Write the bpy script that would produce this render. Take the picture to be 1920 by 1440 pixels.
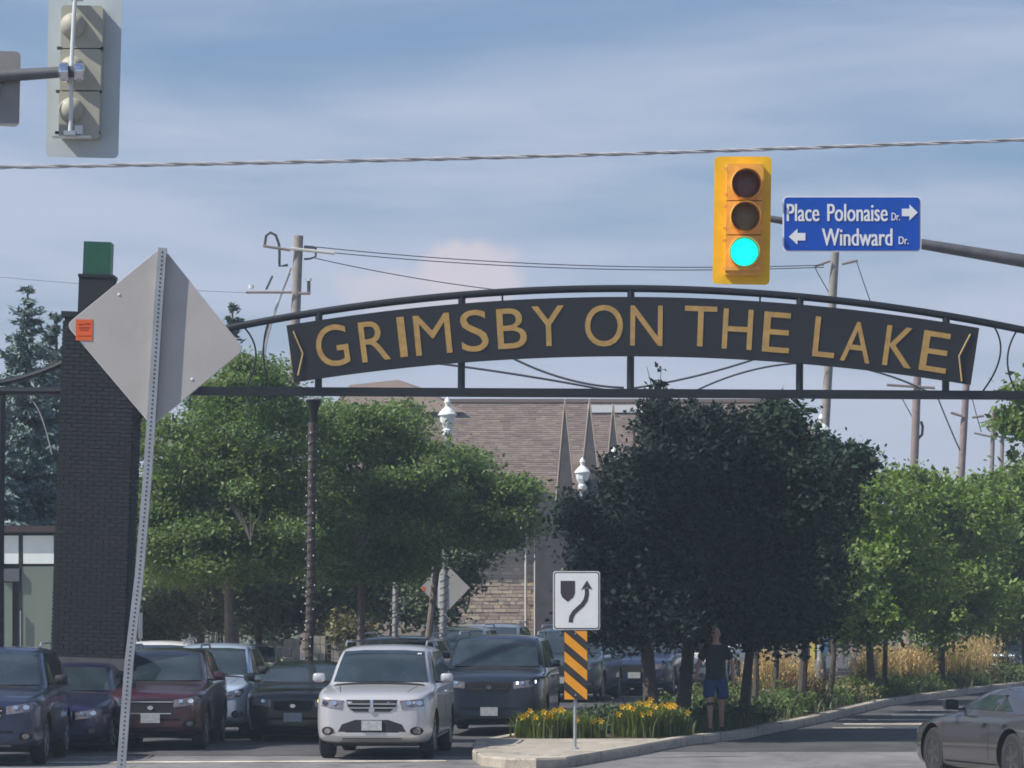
import bpy, bmesh, math, random
import numpy as np
from mathutils import Vector, Matrix
from mathutils.bvhtree import BVHTree
for o in list(bpy.data.objects):
    bpy.data.objects.remove(o)
random.seed(7); rng = np.random.default_rng(7)
PI = math.pi
scene = bpy.context.scene
COL = scene.collection
# ------------------------------------------------------------------ camera
CAMH, FPX, CX, HY = 2.5, 7000.0, 960.0, 1119.0
cam_d = bpy.data.cameras.new('camera'); cam = bpy.data.objects.new('camera', cam_d); COL.objects.link(cam)
cam.location = (0, 0, CAMH); cam.rotation_euler = (PI/2, 0, 0)
cam_d.sensor_width = 36; cam_d.lens = FPX/1920*36; cam_d.shift_y = (HY-720)/1920
cam_d.clip_start = 0.5; cam_d.clip_end = 6000
scene.camera = cam
# ------------------------------------------------------------------ light
SUN_AZ, SUN_EL = math.radians(70), math.radians(47)     # azimuth counted from straight behind the camera towards the left
to_sun = Vector((-math.cos(SUN_EL)*math.sin(SUN_AZ), -math.cos(SUN_EL)*math.cos(SUN_AZ), math.sin(SUN_EL)))
sd = bpy.data.lights.new('sun', 'SUN'); sun = bpy.data.objects.new('sun', sd); COL.objects.link(sun)
sd.energy = 4.6; sd.angle = math.radians(0.5); sd.color = (1.0, 0.94, 0.85)
sun.rotation_euler = to_sun.to_track_quat('Z', 'Y').to_euler()
world = bpy.data.worlds.new('World'); scene.world = world; world.use_nodes = True
wn, wl = world.node_tree.nodes, world.node_tree.links
wn.clear()
def N(nodes, t, **kw):
    n = nodes.new(t)
    for k, v in kw.items():
        if k == 'i':
            for a, b in v.items(): n.inputs[a].default_value = b
        else: setattr(n, k, v)
    return n
sky = N(wn, 'ShaderNodeTexSky', sky_type='NISHITA', sun_disc=False, sun_elevation=SUN_EL, air_density=1.0, dust_density=1.2, ozone_density=2.0,
        sun_rotation=math.atan2(to_sun.x, to_sun.y), altitude=100)
tint = N(wn, 'ShaderNodeMix', data_type='RGBA', blend_type='MULTIPLY'); tint.inputs[0].default_value = 1
tint.inputs[7].default_value = (0.54, 0.76, 1.01, 1)
wl.new(sky.outputs[0], tint.inputs[6])
bg1 = N(wn, 'ShaderNodeBackground'); bg1.inputs[1].default_value = 0.075
wl.new(tint.outputs[2], bg1.inputs[0])
bg2 = N(wn, 'ShaderNodeBackground', i={0: (0.44, 0.48, 0.60, 1), 1: 1.0})
bg3 = N(wn, 'ShaderNodeBackground', i={0: (0.57, 0.51, 0.55, 1), 1: 1.0})
tc = N(wn, 'ShaderNodeTexCoord'); sep = N(wn, 'ShaderNodeSeparateXYZ'); wl.new(tc.outputs['Generated'], sep.inputs[0])
def M_(op, a, b=None, c=None, nodes=wn, links=wl):
    n = nodes.new('ShaderNodeMath'); n.operation = op
    for k, v in enumerate((a, b, c)):
        if v is None: continue
        if isinstance(v, (int, float)): n.inputs[k].default_value = v
        else: links.new(v, n.inputs[k])
    return n.outputs[0]
zc = M_('ADD', M_('MAXIMUM', sep.outputs[2], 0.0), 0.13)
cu = M_('DIVIDE', sep.outputs[0], zc); cv = M_('DIVIDE', sep.outputs[1], zc)
comb = N(wn, 'ShaderNodeCombineXYZ'); wl.new(M_('MULTIPLY', cu, 1.25), comb.inputs[0]); wl.new(M_('MULTIPLY', cv, 1.7), comb.inputs[1]); comb.inputs[2].default_value = 7.3
n1 = N(wn, 'ShaderNodeTexNoise', i={'Scale': 1.05, 'Detail': 7, 'Roughness': 0.54, 'Distortion': 0.25}); wl.new(comb.outputs[0], n1.inputs[0])
r1 = N(wn, 'ShaderNodeMapRange', i={1: 0.30, 2: 0.68, 3: 0.16, 4: 0.84}, interpolation_type='SMOOTHSTEP'); wl.new(M_('SUBTRACT', M_('ADD', n1.outputs[0], 0.06), M_('MULTIPLY', M_('MINIMUM', sep.outputs[2], 0.2), 0.9)), r1.inputs[0])
mix1 = N(wn, 'ShaderNodeMixShader'); wl.new(r1.outputs[0], mix1.inputs[0]); wl.new(bg1.outputs[0], mix1.inputs[1]); wl.new(bg2.outputs[0], mix1.inputs[2])
# one small bright cumulus low over the street
def cumulus(px, py, rx, rz, prev, strength):
    cx, cz = (px-CX)/FPX, (HY-py)/FPX
    dx = M_('DIVIDE', M_('SUBTRACT', sep.outputs[0], cx), rx); dz = M_('DIVIDE', M_('SUBTRACT', sep.outputs[2], cz), rz)
    nn = N(wn, 'ShaderNodeTexNoise', i={'Scale': 90, 'Detail': 5, 'Roughness': 0.6}); wl.new(tc.outputs['Generated'], nn.inputs[0])
    d = M_('SQRT', M_('ADD', M_('MULTIPLY', dx, dx), M_('MULTIPLY', dz, dz)))
    d = M_('ADD', d, M_('MULTIPLY', M_('SUBTRACT', nn.outputs[0], 0.5), 0.9))
    rr = N(wn, 'ShaderNodeMapRange', i={1: 1.0, 2: 0.55, 3: 0.0, 4: strength}, interpolation_type='SMOOTHSTEP'); wl.new(d, rr.inputs[0])
    mx = N(wn, 'ShaderNodeMixShader'); wl.new(M_('MULTIPLY', rr.outputs[0], M_('GREATER_THAN', sep.outputs[1], 0.0)), mx.inputs[0])
    wl.new(prev, mx.inputs[1]); wl.new(bg3.outputs[0], mx.inputs[2])
    return mx.outputs[0]
last = cumulus(880, 515, 0.0170, 0.0115, mix1.outputs[0], 0.85)
last = cumulus(760, 555, 0.024, 0.008, last, 0.6)
# pale lilac veil thickening towards the horizon all the way round
veil = N(wn, 'ShaderNodeMapRange', i={1: 0.11, 2: 0.02, 3: 0.0, 4: 0.75}, interpolation_type='SMOOTHSTEP'); wl.new(sep.outputs[2], veil.inputs[0])
bg4 = N(wn, 'ShaderNodeBackground', i={0: (0.44, 0.47, 0.585, 1), 1: 1.0})
mv = N(wn, 'ShaderNodeMixShader'); wl.new(veil.outputs[0], mv.inputs[0]); wl.new(last, mv.inputs[1]); wl.new(bg4.outputs[0], mv.inputs[2])
wo = N(wn, 'ShaderNodeOutputWorld'); wl.new(mv.outputs[0], wo.inputs[0])
scene.view_settings.view_transform = 'Standard'; scene.view_settings.look = 'None'
scene.view_settings.exposure = 0.36; scene.view_settings.gamma = 1.0; scene.view_settings.use_curve_mapping = False
scene.render.engine = 'CYCLES'; scene.render.film_transparent = False
scene.cycles.filter_width = 1.7; scene.cycles.max_bounces = 8; scene.cycles.volume_bounces = 0
scene.cycles.transparent_max_bounces = 8

# ------------------------------------------------------------------ materials
MATS = {}
def mat(name, col, rough=0.6, metal=0.0, var=0.12, scale=6.0, bump=0.0, coat=0.0, emit=None, trans=0.0, island=0.0, spec=None, coords='Object', detail=4):
    if name in MATS: return MATS[name]
    m = bpy.data.materials.new(name); m.use_nodes = True; MATS[name] = m
    nd, lk = m.node_tree.nodes, m.node_tree.links
    b = nd['Principled BSDF']; out = nd['Material Output']
    b.inputs['Roughness'].default_value = rough; b.inputs['Metallic'].default_value = metal
    if coat: b.inputs['Coat Weight'].default_value = coat; b.inputs['Coat Roughness'].default_value = 0.04
    if spec is not None: b.inputs['Specular IOR Level'].default_value = spec
    t = N(nd, 'ShaderNodeTexCoord')
    nz = N(nd, 'ShaderNodeTexNoise', i={'Scale': scale, 'Detail': detail, 'Roughness': 0.6}); lk.new(t.outputs[coords], nz.inputs[0])
    f = nz.outputs[0]
    if island:
        g = N(nd, 'ShaderNodeNewGeometry')
        f = M_('ADD', M_('MULTIPLY', f, 1-island, nodes=nd, links=lk), M_('MULTIPLY', g.outputs['Random Per Island'], island, nodes=nd, links=lk), nodes=nd, links=lk)
    mr = N(nd, 'ShaderNodeMapRange', i={1: 0.25 if not island else 0.1, 2: 0.75 if not island else 0.9, 3: 1-var, 4: 1+var}); lk.new(f, mr.inputs[0])
    hs = N(nd, 'ShaderNodeHueSaturation', i={'Color': (*col, 1)}); lk.new(mr.outputs[0], hs.inputs['Value'])
    if island: lk.new(M_('ADD', M_('MULTIPLY', f, 0.06, nodes=nd, links=lk), 0.47, nodes=nd, links=lk), hs.inputs['Hue'])
    lk.new(hs.outputs[0], b.inputs['Base Color'])
    if bump:
        n2 = N(nd, 'ShaderNodeTexNoise', i={'Scale': scale*6, 'Detail': 3}); lk.new(t.outputs[coords], n2.inputs[0])
        bp = N(nd, 'ShaderNodeBump', i={'Strength': bump, 'Distance': 0.02}); lk.new(n2.outputs[0], bp.inputs['Height']); lk.new(bp.outputs[0], b.inputs['Normal'])
    if emit:
        b.inputs['Emission Color'].default_value = (*emit[0], 1); b.inputs['Emission Strength'].default_value = emit[1]
    if trans:
        tr = N(nd, 'ShaderNodeBsdfTranslucent'); hs2 = N(nd, 'ShaderNodeHueSaturation', i={'Saturation': 1.25, 'Value': 1.3})
        lk.new(hs.outputs[0], hs2.inputs['Color']); lk.new(hs2.outputs[0], tr.inputs[0])
        mx = N(nd, 'ShaderNodeMixShader'); mx.inputs[0].default_value = trans
        lk.new(b.outputs[0], mx.inputs[1]); lk.new(tr.outputs[0], mx.inputs[2]); lk.new(mx.outputs[0], out.inputs[0])
    return m
black_steel = mat('black_steel', (0.008, 0.008, 0.011), 0.45, var=0.25, scale=3)
banner_black = mat('banner_black', (0.008, 0.008, 0.011), 0.55, var=0.25, scale=2)
gold = mat('gold_lettering', (0.43, 0.265, 0.075), 0.5, var=0.22, scale=9)
gold_edge = mat('gold_edge', (0.50, 0.36, 0.16), 0.4, var=0.15)
brick_black = mat('black_brick', (0.012, 0.012, 0.016), 0.8, var=0.25, scale=4, island=0.8, bump=0.3)
mortar_dark = mat('dark_mortar', (0.015, 0.015, 0.017), 0.95, var=0.2)
cap_stone = mat('cap_stone', (0.10, 0.095, 0.10), 0.85, var=0.25, scale=5, bump=0.3)
green_top = mat('green_metal', (0.010, 0.085, 0.045), 0.45, var=0.2, scale=3)
galv = mat('galvanised_steel', (0.42, 0.44, 0.46), 0.42, 0.55, var=0.14, scale=7)
galv_dull = mat('galvanised_dull', (0.34, 0.35, 0.36), 0.5, 0.25, var=0.12, scale=6)
sign_back = mat('sign_back_aluminium', (0.46, 0.44, 0.42), 0.5, 0.1, var=0.07, scale=3.5, bump=0.05)
orange = mat('orange_sticker', (0.75, 0.13, 0.035), 0.5, var=0.12, scale=9)
orange_dk = mat('orange_dark', (0.42, 0.06, 0.02), 0.5)
hole_dark = mat('hole_dark', (0.05, 0.06, 0.065), 0.8)
white_paint = mat('white_paint', (0.74, 0.75, 0.75), 0.5, var=0.05)
white_dim = mat('white_panel', (0.62, 0.65, 0.64), 0.5, var=0.06)
sig_yellow = mat('signal_yellow', (0.88, 0.52, 0.006), 0.5, var=0.14, scale=5)
sig_housing = mat('signal_housing_ochre', (0.80, 0.40, 0.065), 0.45, var=0.22, scale=9)
lens_red = mat('unlit_red_lens', (0.10, 0.045, 0.045), 0.25, var=0.2, scale=20)
lens_amber = mat('unlit_amber_lens', (0.13, 0.11, 0.055), 0.25, var=0.2, scale=20)
lens_green = mat('lit_green_lens', (0.0, 0.25, 0.2), 0.3, emit=((0.0, 1.0, 0.80), 1.0))
def led(m, sc, s0, s1):
    nd, lk = m.node_tree.nodes, m.node_tree.links; bs = nd['Principled BSDF']; g = N(nd, 'ShaderNodeNewGeometry'); sx = N(nd, 'ShaderNodeSeparateXYZ'); lk.new(g.outputs['Position'], sx.inputs[0])
    cb = N(nd, 'ShaderNodeCombineXYZ'); lk.new(sx.outputs[0], cb.inputs[0]); lk.new(sx.outputs[2], cb.inputs[1])
    v = N(nd, 'ShaderNodeTexVoronoi', i={'Scale': sc, 'Randomness': 0.15}, voronoi_dimensions='2D'); lk.new(cb.outputs[0], v.inputs[0])
    r = N(nd, 'ShaderNodeMapRange', i={1: .2, 2: .6, 3: s1, 4: s0}); lk.new(v.outputs[0], r.inputs[0]); lk.new(r.outputs[0], bs.inputs['Emission Strength'])
led(lens_green, 38, 0.75, 1.25)
sig_grey = mat('signal_back_beige', (0.40, 0.39, 0.32), 0.55, var=0.1)
plate_grey = mat('backplate_pale', (0.50, 0.56, 0.58), 0.55, var=0.05)
sign_blue = mat('sign_blue', (0.002, 0.075, 0.45), 0.4, var=0.08)
sign_white = mat('sign_white', (0.80, 0.81, 0.81), 0.4, var=0.04)
sign_ink = mat('sign_ink', (0.045, 0.035, 0.045), 0.5)
chev_yellow = mat('marker_amber', (0.82, 0.34, 0.012), 0.4, var=0.07)
chev_black = mat('marker_black', (0.03, 0.028, 0.026), 0.5)
wood_pole = mat('weathered_pole', (0.27, 0.245, 0.22), 0.85, var=0.25, scale=5, bump=0.4)
wood_pole2 = mat('brown_pole', (0.24, 0.19, 0.175), 0.85, var=0.25, scale=5, bump=0.4)
wire_m = mat('wire_dark', (0.06, 0.06, 0.07), 0.6)
cable_m = mat('cable_alu', (0.55, 0.55, 0.57), 0.4, 0.4)
asphalt = mat('asphalt', (0.075, 0.073, 0.078), 0.9, var=0.22, scale=1.6, bump=0.35, detail=9)
asphalt_near = mat('asphalt_worn', (0.19, 0.185, 0.185), 0.9, var=0.16, scale=2.2, bump=0.35, detail=9)
concrete = mat('concrete', (0.40, 0.36, 0.30), 0.9, var=0.16, scale=2.5, bump=0.3, detail=8)
kerb_m = mat('kerb_concrete', (0.44, 0.39, 0.32), 0.9, var=0.2, scale=4, bump=0.3, detail=8)
old_paint_and_sun = mat('worn_paint_and_sun', (0.62, 0.57, 0.46), 0.85, var=0.25, scale=5, detail=8)  # worn road paint; also colours the painted sunlight bars on the outbound lanes
earth = mat('earth_ground', (0.10, 0.10, 0.06), 0.95, var=0.3, scale=0.8, detail=8)
soil = mat('planting_soil', (0.07, 0.05, 0.035), 0.95, var=0.3, scale=3)
bark = mat('bark', (0.085, 0.07, 0.06), 0.95, var=0.3, scale=8, bump=0.5)
bark_pale = mat('bark_pale', (0.17, 0.14, 0.125), 0.95, var=0.3, scale=8, bump=0.5)
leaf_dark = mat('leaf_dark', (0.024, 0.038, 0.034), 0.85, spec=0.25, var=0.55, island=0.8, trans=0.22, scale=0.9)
leaf_mid = mat('leaf_locust', (0.150, 0.210, 0.075), 0.55, spec=0.45, var=0.60, island=0.65, trans=0.46, scale=0.9)
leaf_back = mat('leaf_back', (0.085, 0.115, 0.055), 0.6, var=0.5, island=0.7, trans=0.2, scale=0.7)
leaf_lit = mat('leaf_lime', (0.165, 0.235, 0.055), 0.55, spec=0.35, var=0.50, island=0.65, trans=0.35, scale=0.9)
needle = mat('blue_spruce_needle', (0.15, 0.215, 0.20), 0.7, var=0.5, island=0.7, scale=1.2)
needle_dk = mat('spruce_needle_dark', (0.085, 0.125, 0.10), 0.7, var=0.5, island=0.7, scale=1.2)
shrub_m = mat('shrub_leaf', (0.07, 0.105, 0.035), 0.55, var=0.5, island=0.7, trans=0.2)
shrub_brown = mat('dry_shrub', (0.17, 0.155, 0.07), 0.7, var=0.5, island=0.75, trans=0.2)
red_leaf = mat('red_leaf', (0.20, 0.05, 0.04), 0.6, var=0.5, island=0.7, trans=0.2)
grass_gold = mat('golden_plume', (0.60, 0.43, 0.21), 0.7, var=0.35, island=0.8, trans=0.35)
grass_stem = mat('grass_stem', (0.20, 0.19, 0.07), 0.7, var=0.4, island=0.8, trans=0.25)
lily_leaf = mat('lily_leaf', (0.115, 0.15, 0.03), 0.5, var=0.45, island=0.7, trans=0.3)
lily_flower = mat('lily_flower', (0.85, 0.50, 0.02), 0.5, var=0.25, island=0.5, trans=0.3)
roof_m = mat('roof_shingle', (0.175, 0.130, 0.108), 0.9, var=0.28, island=0.6, scale=0.8)
wall_stone = mat('brown_stone', (0.47, 0.36, 0.27), 0.9, var=0.35, island=0.75, scale=1.2, bump=0.3)
wall_mortar = mat('pale_mortar', (0.36, 0.29, 0.23), 0.95)
tower_m = mat('dark_shingle', (0.060, 0.046, 0.043), 0.9, var=0.5, scale=2.2, bump=0.4)
trim_pale = mat('pale_trim', (0.55, 0.53, 0.48), 0.7, var=0.08)
lamp_white = mat('lamp_glass_white', (0.80, 0.84, 0.82), 0.35, var=0.06)
frame_dark = mat('window_frame_dark', (0.018, 0.019, 0.024), 0.5)
panel_green = mat('frosted_panel', (0.17, 0.21, 0.18), 0.35, var=0.08, scale=1)
panel_white = mat('transom_panel', (0.82, 0.88, 0.87), 0.4, var=0.05)
tyre_m = mat('tyre_rubber', (0.018, 0.018, 0.02), 0.85)
rim_m = mat('alloy_rim', (0.42, 0.43, 0.45), 0.3, 0.7)
rim_dk = mat('dark_rim', (0.06, 0.06, 0.065), 0.35, 0.6)
trim_black = mat('black_plastic', (0.014, 0.014, 0.016), 0.6, var=0.1)
glass_dark = mat('tinted_glass', (0.022, 0.035, 0.045), 0.06, var=0.5, scale=2.0, spec=0.9)
glass_side = mat('tinted_side_glass', (0.015, 0.022, 0.026), 0.05, spec=0.8)
glass_green_reflect = mat('side_glass_green_reflect', (0.018, 0.032, 0.022), 0.15, var=0.6, scale=6, spec=0.7)  # green reflection put into the base colour of the coupe glass
chrome = mat('chrome', (0.75, 0.76, 0.80), 0.12, 1.0, var=0.05)
lamp_clear = mat('headlamp_lens', (0.22, 0.20, 0.22), 0.10, 0.2, var=0.5, scale=18, spec=0.9)
lamp_lit = mat('lit_headlamp', (0.9, 0.93, 1.0), 0.2, emit=((0.85, 0.9, 1.0), 1.6))
lamp_yel = mat('lit_yellow_lamp', (0.9, 0.85, 0.2), 0.2, emit=((1.0, 0.93, 0.25), 1.2))
tail_red = mat('tail_lamp', (0.30, 0.012, 0.012), 0.2)
plate_m = mat('licence_plate', (0.38, 0.40, 0.41), 0.45, var=0.35, scale=26)
plate_ink = mat('plate_ink', (0.10, 0.12, 0.20), 0.5)
skin = mat('skin', (0.36, 0.205, 0.15), 0.55, var=0.1, scale=14)
tee = mat('black_shirt', (0.016, 0.017, 0.022), 0.85, var=0.2, scale=12)
short_m = mat('blue_shorts', (0.013, 0.042, 0.13), 0.8, var=0.25, scale=12)
shoe_m = mat('dark_shoe', (0.02, 0.02, 0.022), 0.7)
eye_m = mat('eye_dark', (0.03, 0.02, 0.02), 0.4)
pink = mat('pink_panel', (0.72, 0.50, 0.50), 0.6, var=0.05)
blue_panel = mat('blue_panel', (0.08, 0.16, 0.34), 0.6, var=0.1)
yellow_post = mat('yellow_post', (0.75, 0.60, 0.14), 0.6)
red_bit = mat('red_print', (0.55, 0.06, 0.04), 0.5)
bulb_m = mat('bulb_glass', (0.62, 0.60, 0.58), 0.3, var=0.3, island=0.6)
stone_lo = mat('garden_wall_stone', (0.33, 0.31, 0.27), 0.9, var=0.3, island=0.5)
def paint(name, col, metal=0.35, rough=0.28): return mat('paint_'+name, col, rough, metal, var=0.03, scale=1.2, coat=0.8)

def wear(m, stain=0.5, crack=0.6, cs=0.35):
    nd, lk = m.node_tree.nodes, m.node_tree.links; bs = nd['Principled BSDF']; src = bs.inputs['Base Color'].links[0].from_socket
    g = N(nd, 'ShaderNodeNewGeometry'); mp = N(nd, 'ShaderNodeMapping'); mp.inputs['Scale'].default_value = (1, .35, 1); lk.new(g.outputs['Position'], mp.inputs[0])
    n = N(nd, 'ShaderNodeTexNoise', i={'Scale': 0.9, 'Detail': 6, 'Roughness': .7}); lk.new(mp.outputs[0], n.inputs[0])
    r = N(nd, 'ShaderNodeMapRange', i={1: .35, 2: .7, 3: 1-stain*.5, 4: 1+stain*.35}); lk.new(n.outputs[0], r.inputs[0])
    v = N(nd, 'ShaderNodeTexVoronoi', feature='DISTANCE_TO_EDGE', i={'Scale': cs}); n2 = N(nd, 'ShaderNodeTexNoise', i={'Scale': 2.5, 'Detail': 5}); lk.new(g.outputs['Position'], n2.inputs[0])
    vm = N(nd, 'ShaderNodeVectorMath', operation='MULTIPLY_ADD'); lk.new(n2.outputs[1], vm.inputs[0]); vm.inputs[1].default_value = (1.4, 1.4, 0); lk.new(g.outputs['Position'], vm.inputs[2]); lk.new(vm.outputs[0], v.inputs[0])
    cr = N(nd, 'ShaderNodeMapRange', i={1: 0.0, 2: 0.018, 3: 1-crack, 4: 1.0}); lk.new(v.outputs[0], cr.inputs[0])
    sp = N(nd, 'ShaderNodeTexNoise', i={'Scale': 55, 'Detail': 3, 'Roughness': .8}); lk.new(g.outputs['Position'], sp.inputs[0])
    sr = N(nd, 'ShaderNodeMapRange', i={1: .3, 2: .7, 3: .72, 4: 1.28}); lk.new(sp.outputs[0], sr.inputs[0])
    f = M_('MULTIPLY', M_('MULTIPLY', r.outputs[0], cr.outputs[0], nodes=nd, links=lk), sr.outputs[0], nodes=nd, links=lk)
    mx = N(nd, 'ShaderNodeVectorMath', operation='SCALE'); lk.new(src, mx.inputs[0]); lk.new(f, mx.inputs['Scale']); lk.new(mx.outputs[0], bs.inputs['Base Color'])
wear(asphalt, .7, .5); wear(asphalt_near, .6, .45, .28); wear(concrete, .5, .5, .45); wear(kerb_m, .6, .35, .8); wear(old_paint_and_sun, .9, .5, 1.5)
# ------------------------------------------------------------------ mesh helpers
class MB:
    def __init__(s): s.v = []; s.f = []; s.m = []
    def add(s, vs, fs, mi=0):
        b = len(s.v); s.v += [tuple(p) for p in vs]; s.f += [tuple(b+i for i in f) for f in fs]; s.m += [mi]*len(fs); return s
    def box(s, c, size, rot=None, mi=0, taper=1.0):
        hx, hy, hz = size[0]/2, size[1]/2, size[2]/2
        vs = [Vector((sx*hx*(taper if sz > 0 else 1), sy*hy*(taper if sz > 0 else 1), sz*hz)) for sz in (-1, 1) for sy in (-1, 1) for sx in (-1, 1)]
        if rot is not None: vs = [rot @ v for v in vs]
        vs = [v+Vector(c) for v in vs]
        return s.add(vs, [(0, 2, 3, 1), (4, 5, 7, 6), (0, 1, 5, 4), (2, 6, 7, 3), (0, 4, 6, 2), (1, 3, 7, 5)], mi)
    def tube(s, pts, r, n=8, mi=0, cap=True):
        pts = [Vector(p) for p in pts]; rs = r if isinstance(r, (list, tuple)) else [r]*len(pts)
        b = len(s.v); k = len(pts); up = None
        for i, p in enumerate(pts):
            t = (pts[min(i+1, k-1)]-pts[max(i-1, 0)])
            t = t.normalized() if t.length > 1e-9 else Vector((0, 0, 1))
            if up is None: up = Vector((0, 1, 0)) if abs(t.y) < 0.8 else Vector((1, 0, 0))
            a = t.cross(up).normalized(); c = a.cross(t).normalized(); up = c
            for j in range(n):
                an = 2*PI*j/n; s.v.append(tuple(p+(a*math.cos(an)+c*math.sin(an))*rs[i]))
        for i in range(k-1):
            for j in range(n):
                j2 = (j+1) % n; s.f.append((b+i*n+j, b+i*n+j2, b+(i+1)*n+j2, b+(i+1)*n+j)); s.m.append(mi)
        if cap:
            s.f.append(tuple(b+j for j in reversed(range(n)))); s.f.append(tuple(b+(k-1)*n+j for j in range(n))); s.m += [mi, mi]
        return s
    def lathe(s, c, prof, n=16, axis='z', mi=0):
        b = len(s.v); c = Vector(c)
        for (r, h) in prof:
            for j in range(n):
                a = 2*PI*j/n; u, w = r*math.cos(a), r*math.sin(a)
                s.v.append(tuple(c+(Vector((u, w, h)) if axis == 'z' else Vector((h, u, w)) if axis == 'x' else Vector((u, h, w)))))
        for i in range(len(prof)-1):
            for j in range(n):
                j2 = (j+1) % n; s.f.append((b+i*n+j, b+i*n+j2, b+(i+1)*n+j2, b+(i+1)*n+j)); s.m.append(mi)
        s.f.append(tuple(b+j for j in reversed(range(n)))); s.f.append(tuple(b+(len(prof)-1)*n+j for j in range(n))); s.m += [mi, mi]
        return s
    def prism(s, poly, y0, y1, mi=0):
        """poly of (x, z); extruded along y"""
        n = len(poly); b = [(p[0], y0, p[1]) for p in poly]+[(p[0], y1, p[1]) for p in poly]
        fs = [tuple(range(n)), tuple(reversed(range(n, 2*n)))]+[(i, n+i, n+(i+1) % n, (i+1) % n) for i in range(n)]
        return s.add(b, fs, mi)
    def slab(s, poly, z0, z1, mi=0):
        n = len(poly); b = [(p[0], p[1], z0) for p in poly]+[(p[0], p[1], z1) for p in poly]
        fs = [tuple(reversed(range(n))), tuple(range(n, 2*n))]+[(i, (i+1) % n, n+(i+1) % n, n+i) for i in range(n)]
        return s.add(b, fs, mi)
    def build(s, name, mats, parent=None, world=True, smooth=False, fix=True, origin=None):
        me = bpy.data.meshes.new(name)
        off = Vector((0, 0, 0))
        if origin is not None: off = Vector(origin)
        if parent is not None and world:
            p = parent
            while p is not None: off = off+p.location; p = p.parent
        me.from_pydata([(v[0]-off.x, v[1]-off.y, v[2]-off.z) for v in s.v], [], s.f)
        if not isinstance(mats, (list, tuple)): mats = [mats]
        for m in mats: me.materials.append(m)
        me.polygons.foreach_set('material_index', s.m)
        if fix:
            bm = bmesh.new(); bm.from_mesh(me); bmesh.ops.recalc_face_normals(bm, faces=bm.faces); bm.to_mesh(me); bm.free()
        if smooth:
            me.polygons.foreach_set('use_smooth', [True]*len(me.polygons)); me.set_sharp_from_angle(angle=math.radians(35))
        o = bpy.data.objects.new(name, me); COL.objects.link(o)
        if parent is not None: o.parent = parent
        if origin is not None: o.location = origin
        return o
def thing(name, label, cat, loc=(0, 0, 0), group=None, rz=0.0):
    o = bpy.data.objects.new(name, None); COL.objects.link(o); o.location = loc; o.rotation_euler = (0, 0, rz); o.empty_display_size = 0.2
    o['label'] = label; o['category'] = cat
    if group: o['group'] = group
    return o
def tag(o, label, cat, group=None, kind=None):
    o['label'] = label; o['category'] = cat
    if group: o['group'] = group
    if kind: o['kind'] = kind
    return o
def struct(o): o['kind'] = 'structure'; return o
def W(px, py, Y): return Vector(((px-CX)*Y/FPX, Y, CAMH-(py-HY)*Y/FPX))
def S(Y): return Y/FPX         # metres per photo pixel at distance Y
def clip_poly(poly, x0, x1, z0, z1):
    def cl(P, ins, inter):
        out = []
        for i in range(len(P)):
            a, b = P[i-1], P[i]
            if ins(b):
                if not ins(a): out.append(inter(a, b))
                out.append(b)
            elif ins(a): out.append(inter(a, b))
        return out
    def ix(x): return lambda a, b: (x, a[1]+(b[1]-a[1])*(x-a[0])/(b[0]-a[0]))
    def iz(z): return lambda a, b: (a[0]+(b[0]-a[0])*(z-a[1])/(b[1]-a[1]), z)
    for ins, it in ((lambda p: p[0] >= x0-1e-9, ix(x0)), (lambda p: p[0] <= x1+1e-9, ix(x1)), (lambda p: p[1] >= z0-1e-9, iz(z0)), (lambda p: p[1] <= z1+1e-9, iz(z1))):
        if poly: poly = cl(poly, ins, it)
    return poly
def rrect(x0, x1, z0, z1, r, n=5):
    out = []
    for cx, cz, a0 in ((x1-r, z1-r, 0), (x0+r, z1-r, 90), (x0+r, z0+r, 180), (x1-r, z0+r, 270)):
        for k in range(n+1):
            a = math.radians(a0+90*k/n); out.append((cx+r*math.cos(a), cz+r*math.sin(a)))
    return out
def text_geo(s, depth=1.0):
    """letters as a mesh in the xz plane scaled to the unit box"""
    c = bpy.data.curves.new('glyphs', 'FONT'); c.body = s; c.size = 1; c.resolution_u = 5
    o = bpy.data.objects.new('glyphs', c); COL.objects.link(o); bpy.context.view_layer.update()
    me = bpy.data.meshes.new_from_object(o.evaluated_get(bpy.context.evaluated_depsgraph_get()))
    bm = bmesh.new(); bm.from_mesh(me); bmesh.ops.remove_doubles(bm, verts=bm.verts, dist=1e-5)
    vs = [v.co.copy() for v in bm.verts]
    bm.verts.index_update(); fs = [tuple(v.index for v in f.verts) for f in bm.faces]
    eds = [(e.verts[0].index, e.verts[1].index) for e in bm.edges if len(e.link_faces) == 1]
    bm.free(); bpy.data.objects.remove(o); bpy.data.curves.remove(c); bpy.data.meshes.remove(me)
    x0, x1 = min(v.x for v in vs), max(v.x for v in vs); y0, y1 = min(v.y for v in vs), max(v.y for v in vs)
    return [((v.x-x0)/(x1-x0), (v.y-y0)/(y1-y0)) for v in vs], fs, eds
def add_text(mb, geo, f, y_front, y_back, mi=0):
    """f maps unit coordinates to (x, z)"""
    vs, fs, eds = geo; n = len(vs); P = [f(*v) for v in vs]
    V = [(p[0], y_front, p[1]) for p in P]+[(p[0], y_back, p[1]) for p in P]
    mb.add(V, [tuple(q) for q in fs]+[tuple(n+i for i in reversed(q)) for q in fs]+[(a, b, n+b, n+a) for a, b in eds], mi)
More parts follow.
